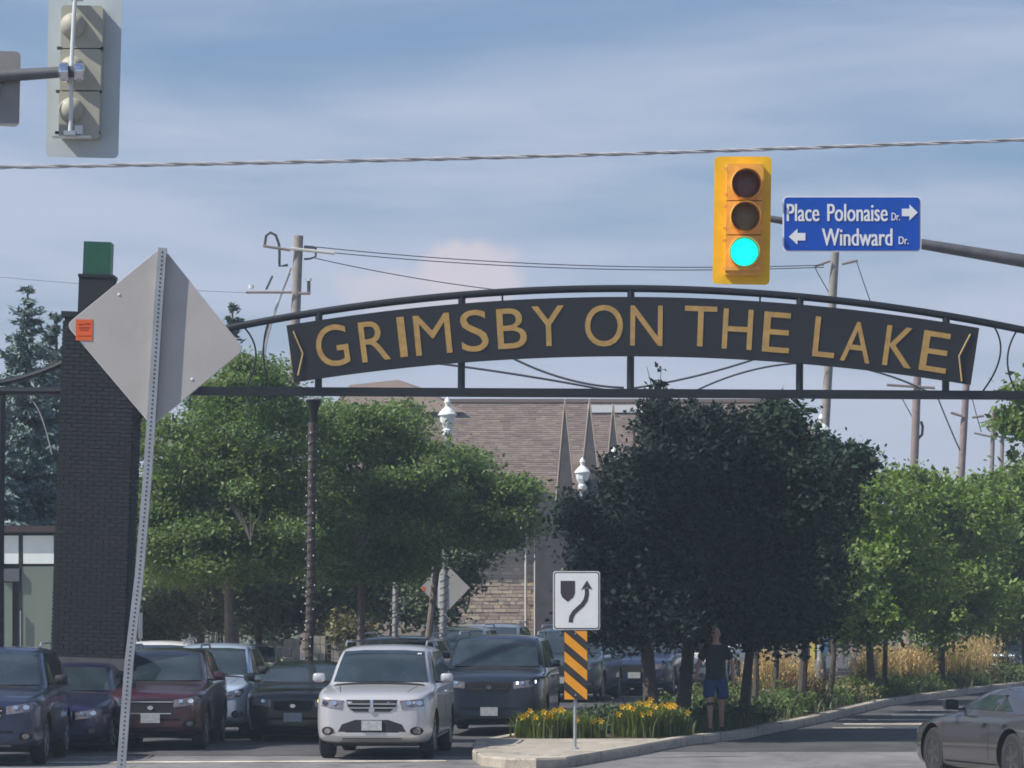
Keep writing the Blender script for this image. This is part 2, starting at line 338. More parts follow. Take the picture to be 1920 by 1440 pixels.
# ------------------------------------------------------------------ ground and road
struct(MB().slab([(-1500, -200), (1500, -200), (1500, 4500), (-1500, 4500)], -0.30, -0.02).build('ground', earth))
struct(MB().slab([(-60, -30), (60, -30), (60, 66), (-60, 66)], -0.2, 0.0).build('crossroad_asphalt', asphalt_near))
struct(MB().slab([(-16, 58.6), (0.9, 58.6), (2.6, 72), (7, 92), (16, 125), (40, 175), (-40, 175), (-30, 100)], -0.1, 0.004).build('road_oncoming_lanes', asphalt))
struct(MB().slab([(1.2, 60.2), (30, 60.2), (70, 190), (45, 190), (14, 110), (4, 75)], -0.1, 0.005).build('road_outbound_lanes', asphalt))
# median island
med_right = [(0.80, 54.6), (1.9, 58.6), (2.55, 61.2), (3.1, 63.2), (4.1, 65.6), (5.9, 73.0), (8.5, 85.0), (12.0, 96.7), (19.0, 117.0)]
med_left = [(-0.45, 55.2), (-0.62, 57.5), (-0.62, 61.0), (0.15, 65.0), (1.3, 71.0), (3.3, 80.5), (7.6, 96.0), (15.2, 117.0)]
outer = med_right+[(15.2+2, 119)]+list(reversed(med_left))+[(-0.1, 54.4), (0.35, 54.2)]
def inset(poly, d):
    n = len(poly); out = []
    for i in range(n):
        a, b, c = Vector(poly[i-1]), Vector(poly[i]), Vector(poly[(i+1) % n])
        n1_ = (b-a).normalized(); n2_ = (c-b).normalized(); nn = Vector((-(n1_+n2_).y, (n1_+n2_).x)).normalized(); out.append(tuple(b+nn*d))
    return out
inner = inset(outer, 0.22)
kb = MB(); n = len(outer)
mid = inset(outer, 0.025)
kb.add([(p[0], p[1], -0.05) for p in outer]+[(p[0], p[1], 0.125) for p in outer]+[(p[0], p[1], 0.155) for p in mid]+[(p[0], p[1], 0.155) for p in inner]+[(p[0], p[1], 0.05) for p in inner],
       [(k*n+i, k*n+(i+1) % n, (k+1)*n+(i+1) % n, (k+1)*n+i) for k in range(4) for i in range(n)])
struct(kb.build('median_kerb', kerb_m))
jm = MB()
for side_ in (med_right, med_left):
    for p, q in zip(side_[:-1], side_[1:]):
        P0, P1 = Vector(p), Vector(q); L_j = (P1-P0).length; nj = max(1, int(L_j/2.4)); ang = math.atan2((P1-P0).y, (P1-P0).x)
        for k in range(nj):
            c_ = P0.lerp(P1, (k+.5)/nj); nn_ = Vector((-math.sin(ang), math.cos(ang)))*(1 if side_ is med_right else -1); c_ = c_+nn_*.115; jm.box((c_.x, c_.y, 0.07), (.010, .236, .174), Matrix.Rotation(ang, 3, 'Z'))
jo = struct(jm.build('kerb_joints', cap_stone))
nose = [p for p in inner if p[1] < 61.6]
lo = [p for p in inner if p[1] >= 61.6]
nose_poly = sorted([p for p in nose if p[0] >= 0.1], key=lambda p: p[1])+[(2.42, 61.9), (-0.30, 61.9)]+sorted([p for p in nose if p[0] < 0.1], key=lambda p: -p[1])
struct(MB().slab(nose_poly, -0.02, 0.150).build('median_paving', concrete))
planting = [(2.42, 61.9)]+[p for p in inner[:9] if p[1] > 61.9]+[inner[9]]+[p for p in inner[10:18] if p[1] > 61.9]+[(-0.30, 61.9)]
struct(MB().slab(planting, -0.02, 0.142).build('planting_bed', soil))
# left pavement and kerb beyond the parked row
struct(MB().slab([(-40, 66.5), (-6.3, 66.5), (-5.2, 80), (-1.0, 100), (8, 140), (-40, 140)], -0.02, 0.12).build('left_pavement', concrete))
struct(MB().slab([(-40, 66.3), (-6.1, 66.3), (-5.0, 80), (-0.8, 100), (8.2, 140), (7.99, 140), (-1.0, 100.1), (-5.2, 80.1), (-6.3, 66.52), (-40, 66.52)], -0.02, 0.135).build('left_kerb', kerb_m))
struct(MB().slab([(9.5, 71), (30, 68), (60, 150), (36, 150), (15, 88)], -0.02, 0.12).build('right_pavement', concrete))
# worn stop line and crosswalk line, then bars painting sunlight between tree shadows
def strip(name, poly, m, z): struct(MB().slab(poly, z-0.003, z).build(name, m))
strip('stop_line_marking', [(-9.5, 55.75), (-1.0, 56.55), (-1.0, 56.95), (-9.5, 56.15)], old_paint_and_sun, 0.009)
strip('crosswalk_line_marking', [(-9.5, 53.2), (-1.2, 53.9), (-1.2, 54.15), (-9.5, 53.45)], old_paint_and_sun, 0.012)
for k, (yy, xa, xb) in enumerate([(70.6, 6.1, 8.0), (72.8, 6.5, 8.4), (75.3, 7.2, 9.0), (78.2, 8.0, 9.6), (81.5, 8.9, 10.3)]):
    strip('painted_sun_bar', [(xa, yy), (xb, yy), (xb, yy+0.55), (xa, yy+0.55)], old_paint_and_sun, 0.012)  # pale bars stand in for sunlight falling between the tree shadows

# ------------------------------------------------------------------ gateway arch
AY = 62.5; s_ = S(AY)
def A(px, py, dy=0.0): p = W(px, py, AY); p.y += dy; return p
arch = thing('gateway_arch', 'black steel gateway arch spanning the road and carrying the long lettered banner', 'arch', (W(165, 1119, AY).x, AY, 0))
chord = lambda x: 541+0.000137*(x-1165)**2
beamy = lambda x: 735.5+0.0052*(x-800)
pts = [A(x, chord(x)) for x in range(235, 2131, 35)]
MB().tube(pts, 0.062, 10).build('top_chord', black_steel, arch, smooth=True)
b = MB(); xs = list(range(195, 2150, 60))
for a0, a1 in zip(xs[:-1], xs[1:]):
    p, q = A(a0, beamy(a0)), A(a1, beamy(a1)); h = 0.072
    b.add([(p.x, AY-.08, p.z-h), (q.x, AY-.08, q.z-h), (q.x, AY-.08, q.z+h), (p.x, AY-.08, p.z+h), (p.x, AY+.08, p.z-h), (q.x, AY+.08, q.z-h), (q.x, AY+.08, q.z+h), (p.x, AY+.08, p.z+h)],
          [(0, 1, 2, 3), (7, 6, 5, 4), (3, 2, 6, 7), (1, 0, 4, 5)]+([(0, 3, 7, 4)] if a0 == 195 else [])+([(1, 5, 6, 2)] if a1 == xs[-1] else []))
b.build('bottom_beam', black_steel, arch)
for x in (598, 866, 1183, 1500, 1774):
    MB().tube([A(x, chord(x)+3, 0.0), A(x-1, beamy(x)-5, 0.0)], 0.062, 8).build('upright', black_steel, arch)
for x in (942, 1425):
    MB().tube([A(x, chord(x)+4), A(x, chord(x)+30)], 0.016, 6).build('hanger', black_steel, arch)
# scroll rings between chord and beam
def arc3(p, q, r, n=16):
    out = []
    for k in range(n+1):
        t = k/n; out.append(A((1-t)*(1-2*t)*p[0]+4*t*(1-t)*q[0]+t*(2*t-1)*r[0], (1-t)*(1-2*t)*p[1]+4*t*(1-t)*q[1]+t*(2*t-1)*r[1]))
    return out
for p_, q_, r_ in (((455, 611), (480, 665), (458, 731)), ((505, 600), (494, 662), (508, 731)), ((1860, 607), (1875, 668), (1836, 742)), ((1908, 618), (1889, 678), (1910, 742)), ((2060, 650), (2078, 700), (2058, 742))):
    MB().tube(arc3(p_, q_, r_), 0.015, 6).build('scroll', black_steel, arch, smooth=True)
# curved brackets under the beam
for sgn, x0 in ((1, 238), (-1, 2130)):
    br = [A(x0+sgn*(6+38*(k/10.0)**2.0), 870-120*(k/10.0)) for k in range(11)]
    MB().tube(br, 0.035, 8).build('bracket', black_steel, arch, smooth=True)
# side wings beyond the left pillar
MB().tube([A(-60, beamy(0)+2), A(118, beamy(100)+2)], 0.07, 8).build('wing_beam', black_steel, arch)
MB().tube([A(-40+16*k, 722-0.00135*(16*k)**2-0.05*16*k) for k in range(11)], 0.055, 8).build('wing_chord', black_steel, arch, smooth=True)
MB().tube([A(3, 742), A(-4, 1395)], 0.07, 8).build('wing_post', black_steel, arch)
MB().tube([A(52+3.8*k, 748+0.72*k*k) for k in range(13)], 0.014, 6).build('wing_scroll', galv_dull, arch, smooth=True)
# banner
ban = thing('lettered_banner', 'long curved black sign reading GRIMSBY ON THE LAKE in gold capitals under the arch', 'sign', (W(1185, 1119, AY).x, AY, A(1185, 615).z))
bt = lambda x: 558+0.000133*(x-1185)**2+0.0035*(x-1185); bb = lambda x: 669+0.000128*(x-1185)**2+0.0035*(x-1185)
N_ = 44; V = []; F = []
yf, yb = AY-0.16, AY-0.085
for k in range(N_+1):
    u = k/N_; xt = 538+u*(1834-538); xb = 553+u*(1818-553)
    for (x, f) in ((xt, bt), (xb, bb)):
        for yy in (yf, yb):
            p = W(x, f(x), AY); V.append((p.x, yy, p.z))
for k in range(N_):
    a = 4*k; F += [(a, a+2, a+6, a+4), (a+1, a+5, a+7, a+3), (a, a+4, a+5, a+1), (a+2, a+3, a+7, a+6)]
F += [(0, 1, 3, 2), (4*N_, 4*N_+2, 4*N_+3, 4*N_+1)]
MB().add(V, F).build('banner_panel', banner_black, ban)
LET = [('G', 588, 659, 610, 689), ('R', 671, 734, 601, 680), ('I', 748, 761, 596, 670), ('M', 774, 849, 588, 668), ('S', 861, 918, 582, 661), ('B', 930, 989, 579, 655),
       ('Y', 996, 1060, 575, 650), ('O', 1096, 1168, 572, 652), ('N', 1181, 1242, 574, 650), ('T', 1281, 1344, 574, 652), ('H', 1352, 1412, 580, 657), ('E', 1427, 1483, 586, 663),
       ('L', 1521, 1569, 595, 672), ('A', 1573, 1637, 603, 682), ('K', 1652, 1716, 611, 692), ('E', 1720, 1782, 620, 702)]
for ch, x0, x1, y0, y1 in LET:
    cx, cy = (x0+x1)/2, (y0+y1)/2
    sl = 2*0.000133*(cx-1185)+0.0035; th = math.atan(sl)*1.02
    hh = 37.5 if ch not in 'GSO' else 39.0
    bw = (x1-x0); wd = (bw-abs(math.sin(th))*2*hh)/math.cos(th)*0.5
    if ch == 'I': wd = 7
    wd = max(wd, 6.5)
    g = text_geo(ch); mb = MB()
    def fm(u, v, k=1.0):
        a, c = (u-0.5)*2*wd*k, (0.5-v)*2*hh*k
        x = cx+a*math.cos(th)-c*math.sin(th); y = cy+a*math.sin(th)+c*math.cos(th)
        p = W(x, y, AY); return (p.x, p.z)
    add_text(mb, g, fm, yf-0.012, yf+0.005)
    o = mb.build('letter', gold, ban); o['label'] = 'gold capital letter '+ch
# chevron strokes at the ends
for chx in ([(551, 622), (569, 664), (560, 705)], [(1817, 628), (1796, 669), (1801, 716)]):
    MB().tube([W(x, y, AY)+Vector((0, -0.18, 0)) for x, y in chx], 0.014, 6).build('chevron_stroke', gold_edge, ban)
# pillar ------------------------------------------------------------
PB = W(166, 1119, AY); PB.z = 0
lean = math.radians(2.1)
pil = thing('brick_pillar', 'tall black brick pillar with green top block rising behind the diamond sign', 'pillar', tuple(PB))
pil.rotation_euler = (0, lean, 0)
Zt = lambda py: A(0, py).z
ztop = Zt(600); zb0 = Zt(1232); w_ = 1.21
MB().box((0, 0, (zb0+ztop)/2), (w_-.03, w_-.03, ztop-zb0)).build('brick_core', mortar_dark, pil, world=False)
mb = MB(); bh, bl, j = 0.068, 0.20, 0.01; rows = int((ztop-zb0)/bh)
for side in range(4):
    R = Matrix.Rotation(side*PI/2, 3, 'Z')
    for r in range(rows):
        z = zb0+r*bh+bh/2; x = -w_/2+(0 if r % 2 == 0 else bl/2)
        if r % 2: mb.box(R @ Vector((-w_/2+bl/4, -w_/2, z)), (bl/2-j, 0.03, bh-j), R)
        while x < w_/2-0.02:
            e = min(x+bl, w_/2); mb.box(R @ Vector(((x+e)/2, -w_/2+random.uniform(-.003, .003), z)), (e-x-j, 0.03, bh-j), R); x += bl
st = mb.build('bricks', brick_black, pil, world=False); st['kind'] = 'stuff'
MB().box((0, 0, ztop+0.04), (w_+.08, w_+.08, 0.09)).build('collar_stone', banner_black, pil, world=False)
x2 = -0.13; z2 = Zt(522); z3 = Zt(461)
MB().box((x2, 0, (ztop+z2)/2+.04), (0.57, 0.57, z2-ztop-.08)).build('upper_shaft', brick_black, pil, world=False)
MB().box((x2, 0, z2+0.02), (0.60, 0.60, 0.05)).build('upper_collar', banner_black, pil, world=False)
MB().box((x2-0.005, 0, (z2+z3)/2+.05), (0.455, 0.455, z3-z2)).build('green_block', green_top, pil, world=False)
MB().box((0, 0, zb0-0.10), (w_+.12, w_+.12, 0.2)).box((0, 0, zb0-0.25), (w_+.05, w_+.05, 0.1)).build('stone_cap', cap_stone, pil, world=False)
MB().box((0, 0, (zb0-.3)/2), (w_+.02, w_+.02, zb0-.3)).build('pillar_base', brick_black, pil, world=False)
# matching pillar at the far end of the span
PR = W(2190, 1119, AY); PR.z = 0
p2 = pil.copy(); COL.objects.link(p2); p2.location = PR; p2.rotation_euler = (0, 0, 0); p2['label'] = 'black brick pillar at the far right end of the arch'
for c in list(pil.children):
    d = c.copy(); COL.objects.link(d); d.parent = p2
for p in (pil, p2): p['group'] = 'pillars of the gateway arch'

# ------------------------------------------------------------------ foreground cable
ca = MB(); ct = []
CY = 36.0
for k in range(0, 221):
    x = -140+2200*k/220; y = 313.5-51.5*(x/1920.0)+6.5*math.sin(PI*min(max(x/1920, 0), 1)); ct.append(W(x, y, CY))
def strand(ph, r, off, per=11.0):
    return [p+Vector((0, math.cos(i*2*PI/per+ph)*off, math.sin(i*2*PI/per+ph)*off)) for i, p in enumerate(ct)]
cab = thing('overhead_cable', 'thick twisted aluminium cable crossing the whole sky in the foreground', 'cable', tuple(ct[0]))
MB().tube(strand(0, 0, .010), 0.0115, 6).build('strand', galv_dull, cab, smooth=True)
MB().tube(strand(PI, 0, .010), 0.0115, 6).build('strand', cable_m, cab, smooth=True)
MB().tube(strand(PI*1.4, 0, .009), 0.0100, 6).build('strand', cable_m, cab, smooth=True)

# ------------------------------------------------------------------ near diamond sign (seen from behind)
DY = 22.4; ds = S(DY)
dia = thing('diamond_sign', 'back of a big grey diamond sign on a leaning perforated steel post', 'sign', tuple(Vector((W(225, 0, DY).x, DY, 0))))
c = [(125, 609), (304, 463), (457, 655), (285, 798)]   # left, top, right, bottom (photo px)
P = [Vector((W(x, y, DY).x, W(x, y, DY).z)) for x, y in c]
ctr = sum(P, Vector((0, 0)))/4
rp = []
for i in range(4):
    p = P[i]; a = (P[i-1]-p).normalized(); bq = (P[(i+1) % 4]-p).normalized(); r = 0.045
    for k in range(5):
        t = k/4; rp.append(tuple((p+a*r)*(1-t)**2+p*2*t*(1-t)+(p+bq*r)*t*t))
MB().prism(rp, DY, DY+0.006).build('sign_plate', sign_back, dia)
# edge rim of the printed face seen as thin pale line
MB().prism([tuple(ctr+(Vector(q)-ctr)*1.008) for q in rp], DY+0.0065, DY+0.0085).build('face_sheet', white_paint, dia)
st_ = MB().prism([(W(142, 599, DY).x, W(142, 599, DY).z), (W(174, 599, DY).x, W(174, 599, DY).z), (W(173, 639, DY).x, W(173, 639, DY).z), (W(142, 638, DY).x, W(142, 638, DY).z)], DY-0.003, DY-0.0005)
so = st_.build('sticker', orange, dia)
mb = MB()
for (x0, x1, y0, y1) in ((147, 158, 607, 609), (160, 169, 606, 608), (148, 168, 613, 615.2), (150, 166, 618, 619.3), (146, 171, 629, 630)):
    a, bq = W(x0, y0, DY), W(x1, y1, DY); mb.prism([(a.x, a.z), (bq.x, a.z), (bq.x, bq.z), (a.x, bq.z)], DY-0.0045, DY-0.0032)
mb.build('sticker_print', orange_dk, so, fix=True)
# perforated post following the lean; holes are recessed dark discs
post = [(306, 466), (299, 560), (291, 690), (277, 900), (262, 1080), (243, 1240), (228, 1440), (206, 1640), (194.5, 1745)]
pw = lambda x, y: W(x, y, DY)
vp = []; 
mb = MB()
for i in range(len(post)-1):
    a, bq = pw(*post[i]), pw(*post[i+1]); hw = 0.0255
    for (xa, ya, ztag) in ((0, 0, 0),):
        d = (bq-a); nrm = Vector((d.z, 0, -d.x)).normalized()
        l0, l1 = a-nrm*hw, a+nrm*hw; m0, m1 = bq-nrm*hw, bq+nrm*hw
        yo, yi = DY-0.048, DY-0.004
        mb.add([(l0.x, yo, l0.z), (l1.x, yo, l1.z), (m1.x, yo, m1.z), (m0.x, yo, m0.z), (l0.x, yi, l0.z), (l1.x, yi, l1.z), (m1.x, yi, m1.z), (m0.x, yi, m0.z)],
               [(0, 1, 2, 3), (7, 6, 5, 4), (0, 3, 7, 4), (1, 5, 6, 2)]+([(0, 4, 5, 1)] if i == 0 else [])+([(3, 2, 6, 7)] if i == len(post)-2 else []))
mb.build('post', galv, dia)
def along(path, step):
    out = []; carry = 0
    for (x0, y0), (x1, y1) in zip(path[:-1], path[1:]):
        L = math.hypot(x1-x0, y1-y0); t = carry
        while t < L: out.append((x0+(x1-x0)*t/L, y0+(y1-y0)*t/L)); t += step
        carry = t-L
    return out
mb = MB()
for (x, y) in along(post, 8.15)[1:]:
    p = pw(x+0.6, y); mb.lathe((p.x, DY-0.0485, p.z), [(0.0062, -0.001), (0.0062, 0.002)], 8, 'y')
mb.build('post_holes', hole_dark, dia)['kind'] = 'stuff'
mb = MB()
for (x, y) in ((223, 552), (360, 711)):
    p = pw(x, y); mb.lathe((p.x, DY-0.004, p.z), [(0.006, 0.0), (0.009, 0.003)], 8, 'y')
mb.build('bolts', white_paint, dia)

# ------------------------------------------------------------------ traffic signals
def mast(p0, p1, r0, r1, ground_x, Y, parent, m=galv_dull, dirx=1):
    """arm from p0 (tip) to p1 (thick end) continuing to a pole"""
    d = (p1-p0).normalized(); far = p0+d*abs((ground_x-p0.x)/d.x)
    L = (far-p0).length
    pts = [p0+d*(L*k/12) for k in range(13)]
    MB().tube(pts, [r0+(r1-r0)*(k/12) for k in range(13)], 12).build('mast_arm', m, parent, smooth=True)
    MB().tube([(far.x, Y, 0), (far.x, Y, far.z+0.4)], [0.15, 0.11], 14).lathe((far.x, Y, 0), [(0.24, 0), (0.24, .04), (.17, .08)], 14).build('pole', m, parent, smooth=True)
# right signal, facing the camera
RY = 43.0
arm_steel = mat('arm_steel_dark', (0.13, 0.13, 0.14), 0.5, 0.3, var=0.2)
tipR = W(1380, 394, RY)
mastR = thing('signal_mast', 'grey mast arm at the right carrying the yellow signal and blue street name sign', 'mast arm', (W(2500, 0, RY).x, RY+0.30, 0))
q0, q1 = W(1392, 396, RY), W(1920, 484, RY); q0.y = q1.y = RY+0.30
mast(q0, q1, 0.035, 0.12, W(2500, 0, RY).x, RY+0.30, mastR, arm_steel)
sig = thing('traffic_signal', 'yellow traffic signal facing the camera with its green light lit', 'traffic light', tuple(W(1392, 413, RY)))
rs = S(RY)
def RW(x, y): p = W(x, y, RY); return (p.x, p.z)
bx = [RW(x, y) for x, y in ((1340, 293), (1447, 293), (1443, 534), (1336, 532))]
cen = Vector(((bx[0][0]+bx[2][0])/2, (bx[0][1]+bx[2][1])/2))
def roundpoly(P, r, n=5):
    out = []; P = [Vector(p) for p in P]
    for i in range(len(P)):
        p = P[i]; a = (P[i-1]-p).normalized(); bq = (P[(i+1) % len(P)]-p).normalized()
        for k in range(n+1):
            t = k/n; out.append(tuple((p+a*r)*(1-t)**2+p*2*t*(1-t)+(p+bq*r)*t*t))
    return out
MB().prism(roundpoly(bx, 0.06), RY+0.02, RY+0.028).build('backplate', sig_yellow, sig)
for k, (y0, y1, lx, ly, m) in enumerate(((309, 377, 1397.5, 347, lens_red), (379, 441, 1396, 408.5, lens_amber), (443, 517, 1394, 474.5, lens_green))):
    dxl = 1362-k*1.2; dxr = 1431-k*1.2
    poly = roundpoly([RW(dxl, y0), RW(dxr, y0), RW(dxr-1, y1), RW(dxl-1, y1)], 0.02, 3)
    h = MB().prism(poly, RY-0.10, RY+0.018).build('signal_section', sig_housing, sig)
    cx, cz = RW(lx, ly)
    R_ = 26.5*rs
    # door bezel
    MB().lathe((cx, RY-0.10, cz), [(R_*1.10, 0.0), (R_*1.10, -0.02), (R_*1.0, -0.03), (R_*.97, -0.01)], 28, 'y').build('bezel', sig_housing, h, smooth=True)
    MB().lathe((cx, RY-0.125, cz), [(R_*.96, 0.02), (R_*.96, -0.002), (R_*.75, -0.014), (R_*.35, -0.022), (0.001, -0.024)], 28, 'y').build('lens', m, h, smooth=True)
    # visor: open tunnel, cut away at the bottom, tilted slightly down
    V, F = [], []; nseg = 26; th0 = math.radians(-68); th1 = math.radians(248)
    for i in range(nseg+1):
        t = th0+(th1-th0)*i/nseg; front = 0.245 if 0 < t < PI else 0.245-0.16*min(1, (abs(math.sin(t))))
        for rr in (R_*1.07, R_*1.025):
            V.append((cx+rr*math.cos(t), RY-0.105, cz+rr*math.sin(t))); V.append((cx+rr*math.cos(t)-.004, RY-0.105-front, cz+rr*math.sin(t)-0.012))
    for i in range(nseg):
        a = 4*i; F += [(a, a+4, a+5, a+1), (a+2, a+3, a+7, a+6), (a+1, a+5, a+7, a+3)]
    MB().add(V, F).build('visor', sig_housing, h, smooth=True)
    mb = MB()
    for sx, yy in ((dxl-3, y0+9), (dxl-3, y1-12)):
        a = RW(sx, yy); mb.box((a[0], RY-0.09, a[1]), (0.035, 0.03, 0.03))
    mb.build('hinges', sig_housing, h)
mb = MB(); a, bq = RW(1358, 501), RW(1424, 512)
mb.box(((a[0]+bq[0])/2, RY-0.12, (a[1]+bq[1])/2+.01), (bq[0]-a[0], 0.06, 0.05)).build('lower_louvre', sig_housing, sig)
MB().box((cen.x, RY+0.16, W(0, 398, RY).z), (0.09, 0.27, 0.12)).build('rear_bracket', galv_dull, sig)
# street name sign
sn = thing('street_name_sign', 'blue street name sign reading Place Polonaise and Windward with white arrows', 'sign', tuple(W(1598, 420, RY)))
Y0 = RY-0.22; RYs = RY; RY = Y0
MB().prism(rrect(*[W(1467.5, 0, RY).x, W(1727.5, 0, RY).x, W(0, 472.5, RY).z, W(0, 367.5, RY).z], 0.05), Y0, Y0+0.02).build('sign_border', sign_white, sn)
MB().prism(rrect(*[W(1470.2, 0, RY).x, W(1724.8, 0, RY).x, W(0, 469.8, RY).z, W(0, 370.2, RY).z], 0.04), Y0-0.004, Y0-0.0005).build('sign_face', sign_blue, sn)
def put_text(s, x0, x1, y0, y1, bold=0.0):
    g = text_geo(s); mb = MB()
    def f(u, v, dx=0):
        a = RW(x0+u*(x1-x0)+dx, y1-v*(y1-y0)); return (a[0], a[1]+0.0)
    add_text(mb, g, f, Y0-0.010, Y0-0.006)
    if bold:
        add_text(mb, g, lambda u, v: f(u, v, bold), Y0-0.0105, Y0-0.0062)
    return mb.build('lettering', sign_white, sn)
for (s, x0, x1, y0, y1, bd) in (('Place', 1475, 1535, 382.5, 415, 1.3), ('Polonaise', 1551, 1663, 382.5, 415, 1.3), ('Dr.', 1671.5, 1687, 399, 413.5, .4), ('Windward', 1541, 1672, 428.5, 461, 1.3), ('Dr.', 1685, 1703, 443.5, 458, .5)):
    put_text(s, x0, x1, y0, y1, bd)['label'] = 'white lettering '+s
def arrow(x0, x1, y, hw, hh, d):
    xs_ = (x0, x1) if d > 0 else (x1, x0); t = xs_[0]+(xs_[1]-xs_[0])*0.48
    pl = [(xs_[0], y-hw), (t, y-hw), (t, y-hh), (xs_[1], y), (t, y+hh), (t, y+hw), (xs_[0], y+hw)]
    MB().prism([RW(*p) for p in pl], Y0-0.010, Y0-0.006).build('arrow', sign_white, sn)
arrow(1691, 1720.5, 398.5, 7, 15, 1); arrow(1479, 1510, 444, 7, 15, -1)
mb = MB()
for x in (1520, 1675): a = RW(x, 420); mb.box((a[0], Y0+0.22, a[1]), (0.05, 0.40, 0.12))
mb.build('sign_brackets', galv_dull, sn)
RY = RYs
# left signal, seen from behind
LY = 32.6; ls = S(LY)
def LW(x, y): p = W(x, y, LY); return (p.x, p.z)
mastL = thing('signal_mast', 'grey mast arm reaching in from the left edge behind the signal back', 'mast arm', (W(-800, 0, LY).x, LY-0.42, 0))
q0, q1 = W(140, 147, LY), W(0, 156, LY); q0.y = q1.y = LY-0.42
mast(q0, q1, 0.047, 0.11, W(-800, 0, LY).x, LY-0.42, mastL, arm_steel)
sg = thing('traffic_signal', 'back of a beige traffic signal on a pale backplate at the top left', 'traffic light', tuple(W(150, 140, LY)))
MB().prism(roundpoly([LW(91, -28), LW(229, -28), LW(221, 296), LW(85, 293)], 0.05), LY+0.03, LY+0.038).build('backplate', plate_grey, sg)
for k, yc in enumerate((57, 138, 215)):
    x0, x1 = 119-k*2, 197-k*3
    h = MB().prism(roundpoly([LW(x0, yc-41 if k else yc-42), LW(x1, yc-41), LW(x1-2, yc+(38 if k < 2 else 48)), LW(x0-1, yc+(38 if k < 2 else 48))], 0.03, 3), LY-0.16, LY+0.028).build('signal_section', sig_grey, sg)
    cx, cz = LW(141-k*1.5, yc-4); r = 24*ls
    cap_ = MB().lathe((cx, LY-0.16, cz), [(r*1.0, 0.02), (r*1.0, -0.0), (r*.94, -0.035), (r*.78, -0.07), (r*.5, -0.095), (0.002, -0.104)], 24, 'y')
    cap_.build('reflector_dome', sig_grey, h, smooth=True)
    mb = MB()
    for sx in (x0-3, x1-6):
        a = LW(sx, yc+37); mb.box((a[0], LY-0.12, a[1]), (0.05, 0.05, 0.022))
    mb.build('door_latch', hole_dark, h)
    # visor sticks out on the far side
    V, F = [], []
    for i in range(21):
        t = PI*(-0.2+1.4*i/20)
        for rr in (r*1.25, r*1.2): V += [(cx+.06+rr*math.cos(t), LY+0.04, cz+rr*math.sin(t)), (cx+.06+rr*math.cos(t), LY+0.26, cz+rr*math.sin(t)-.02)]
    for i in range(20):
        a = 4*i; F += [(a, a+4, a+5, a+1), (a+2, a+3, a+7, a+6), (a+1, a+5, a+7, a+3)]
    MB().add(V, F).build('visor', plate_grey, h, smooth=True)
rp_ = [W(150, -8, LY), W(146, 60, LY), W(142, 140, LY), W(142, 200, LY), W(140, 256, LY)]
for p in rp_: p.y = LY-0.33
MB().tube(rp_, 0.0185, 10).build('hanger_pipe', white_dim, sg, smooth=True)
for x, y in ((149, 4), (139, 258)):
    a = LW(x, y); MB().box((a[0], LY-0.25, a[1]), (0.10, 0.2, 0.035)).build('pipe_bracket', galv, sg)
a = LW(144, 262); MB().box((a[0]-.02, LY-0.19, a[1]), (0.33, 0.12, 0.012)).build('bottom_plate', white_paint, sg)
a = LW(152, 248); MB().box((a[0], LY-0.175, a[1]), (0.07, 0.02, 0.075)).build('pale_label', white_paint, sg)
mb = MB(); p = W(127, 148, LY); mb.lathe((p.x, LY-0.42, p.z), [(0.07, -0.02), (0.088, 0.0), (0.088, 0.04), (0.07, .06)], 16, 'x')
p = W(155, 147, LY); mb.lathe((p.x, LY-0.42, p.z), [(0.07, -0.02), (0.088, 0.0), (0.088, 0.04), (0.07, .06)], 16, 'x')
mb.build('clamp_ring', chrome, sg, smooth=True)
p = W(141, 147, LY); MB().lathe((p.x-.03, LY-0.42, p.z), [(0.05, -0.02), (0.05, 0.08)], 12, 'x').build('clamp_core', wire_m, sg, smooth=True)
# grey sign at the left edge, seen from behind
gs = thing('sign_panel', 'back of a rounded grey sign hanging off the mast arm at the left edge', 'sign', tuple(W(10, 177, LY)))
MB().prism(roundpoly([LW(-75, 104), LW(49, 108), LW(46, 248), (LW(-78, 240))], 0.05), LY-0.36, LY-0.354).build('sign_plate', mat('sign_back_brown', (0.26, 0.25, 0.24), 0.5, 0.15, var=0.08), gs)
mb = MB()
for y, w in ((171, 14), (192, 13)):
    a = LW(w-16, y); mb.box((a[0]-.02, LY-0.40, a[1]), (0.17, 0.06, 0.022))
mb.build('sign_bracket', white_paint, gs)
a = LW(4, 181); MB().box((a[0]-.04, LY-0.375, a[1]), (0.12, 0.03, 0.07)).build('bracket_core', hole_dark, gs)

# ------------------------------------------------------------------ keep right sign and hazard marker on the nose
KY = 57.6
kr = thing('keep_right_sign', 'white keep right sign with black shield and curved arrow on the median nose', 'sign', (W(1079, 0, KY).x, KY, 0.15))
def KW(x, y): p = W(x, y, KY); return (p.x, p.z)
def krect(x0, x1, y0, y1, r): a, c_ = KW(x0, y1), KW(x1, y0); return rrect(a[0], c_[0], a[1], c_[1], r)
MB().prism(krect(1037, 1125, 1071, 1181, .04), KY-0.004, KY).build('sign_plate', sign_white, kr)
MB().prism(krect(1038.6, 1123.6, 1072.6, 1179.4, .035), KY-0.0065, KY-0.0045).build('border_line', sign_ink, kr)
MB().prism(krect(1040.6, 1121.6, 1074.6, 1177.4, .03), KY-0.009, KY-0.007).build('sign_face', sign_white, kr)
sh = [(1051, 1089), (1078, 1089), (1078, 1112), (1075, 1120), (1064.5, 1128.5), (1054, 1120), (1051, 1112)]
MB().prism([KW(*p) for p in sh], KY-0.012, KY-0.0095).build('shield_symbol', sign_ink, kr)
cl = [(1070, 1167), (1071, 1158), (1075.5, 1149), (1084, 1141), (1092, 1134), (1098, 1125), (1100.5, 1114), (1100, 1103)]
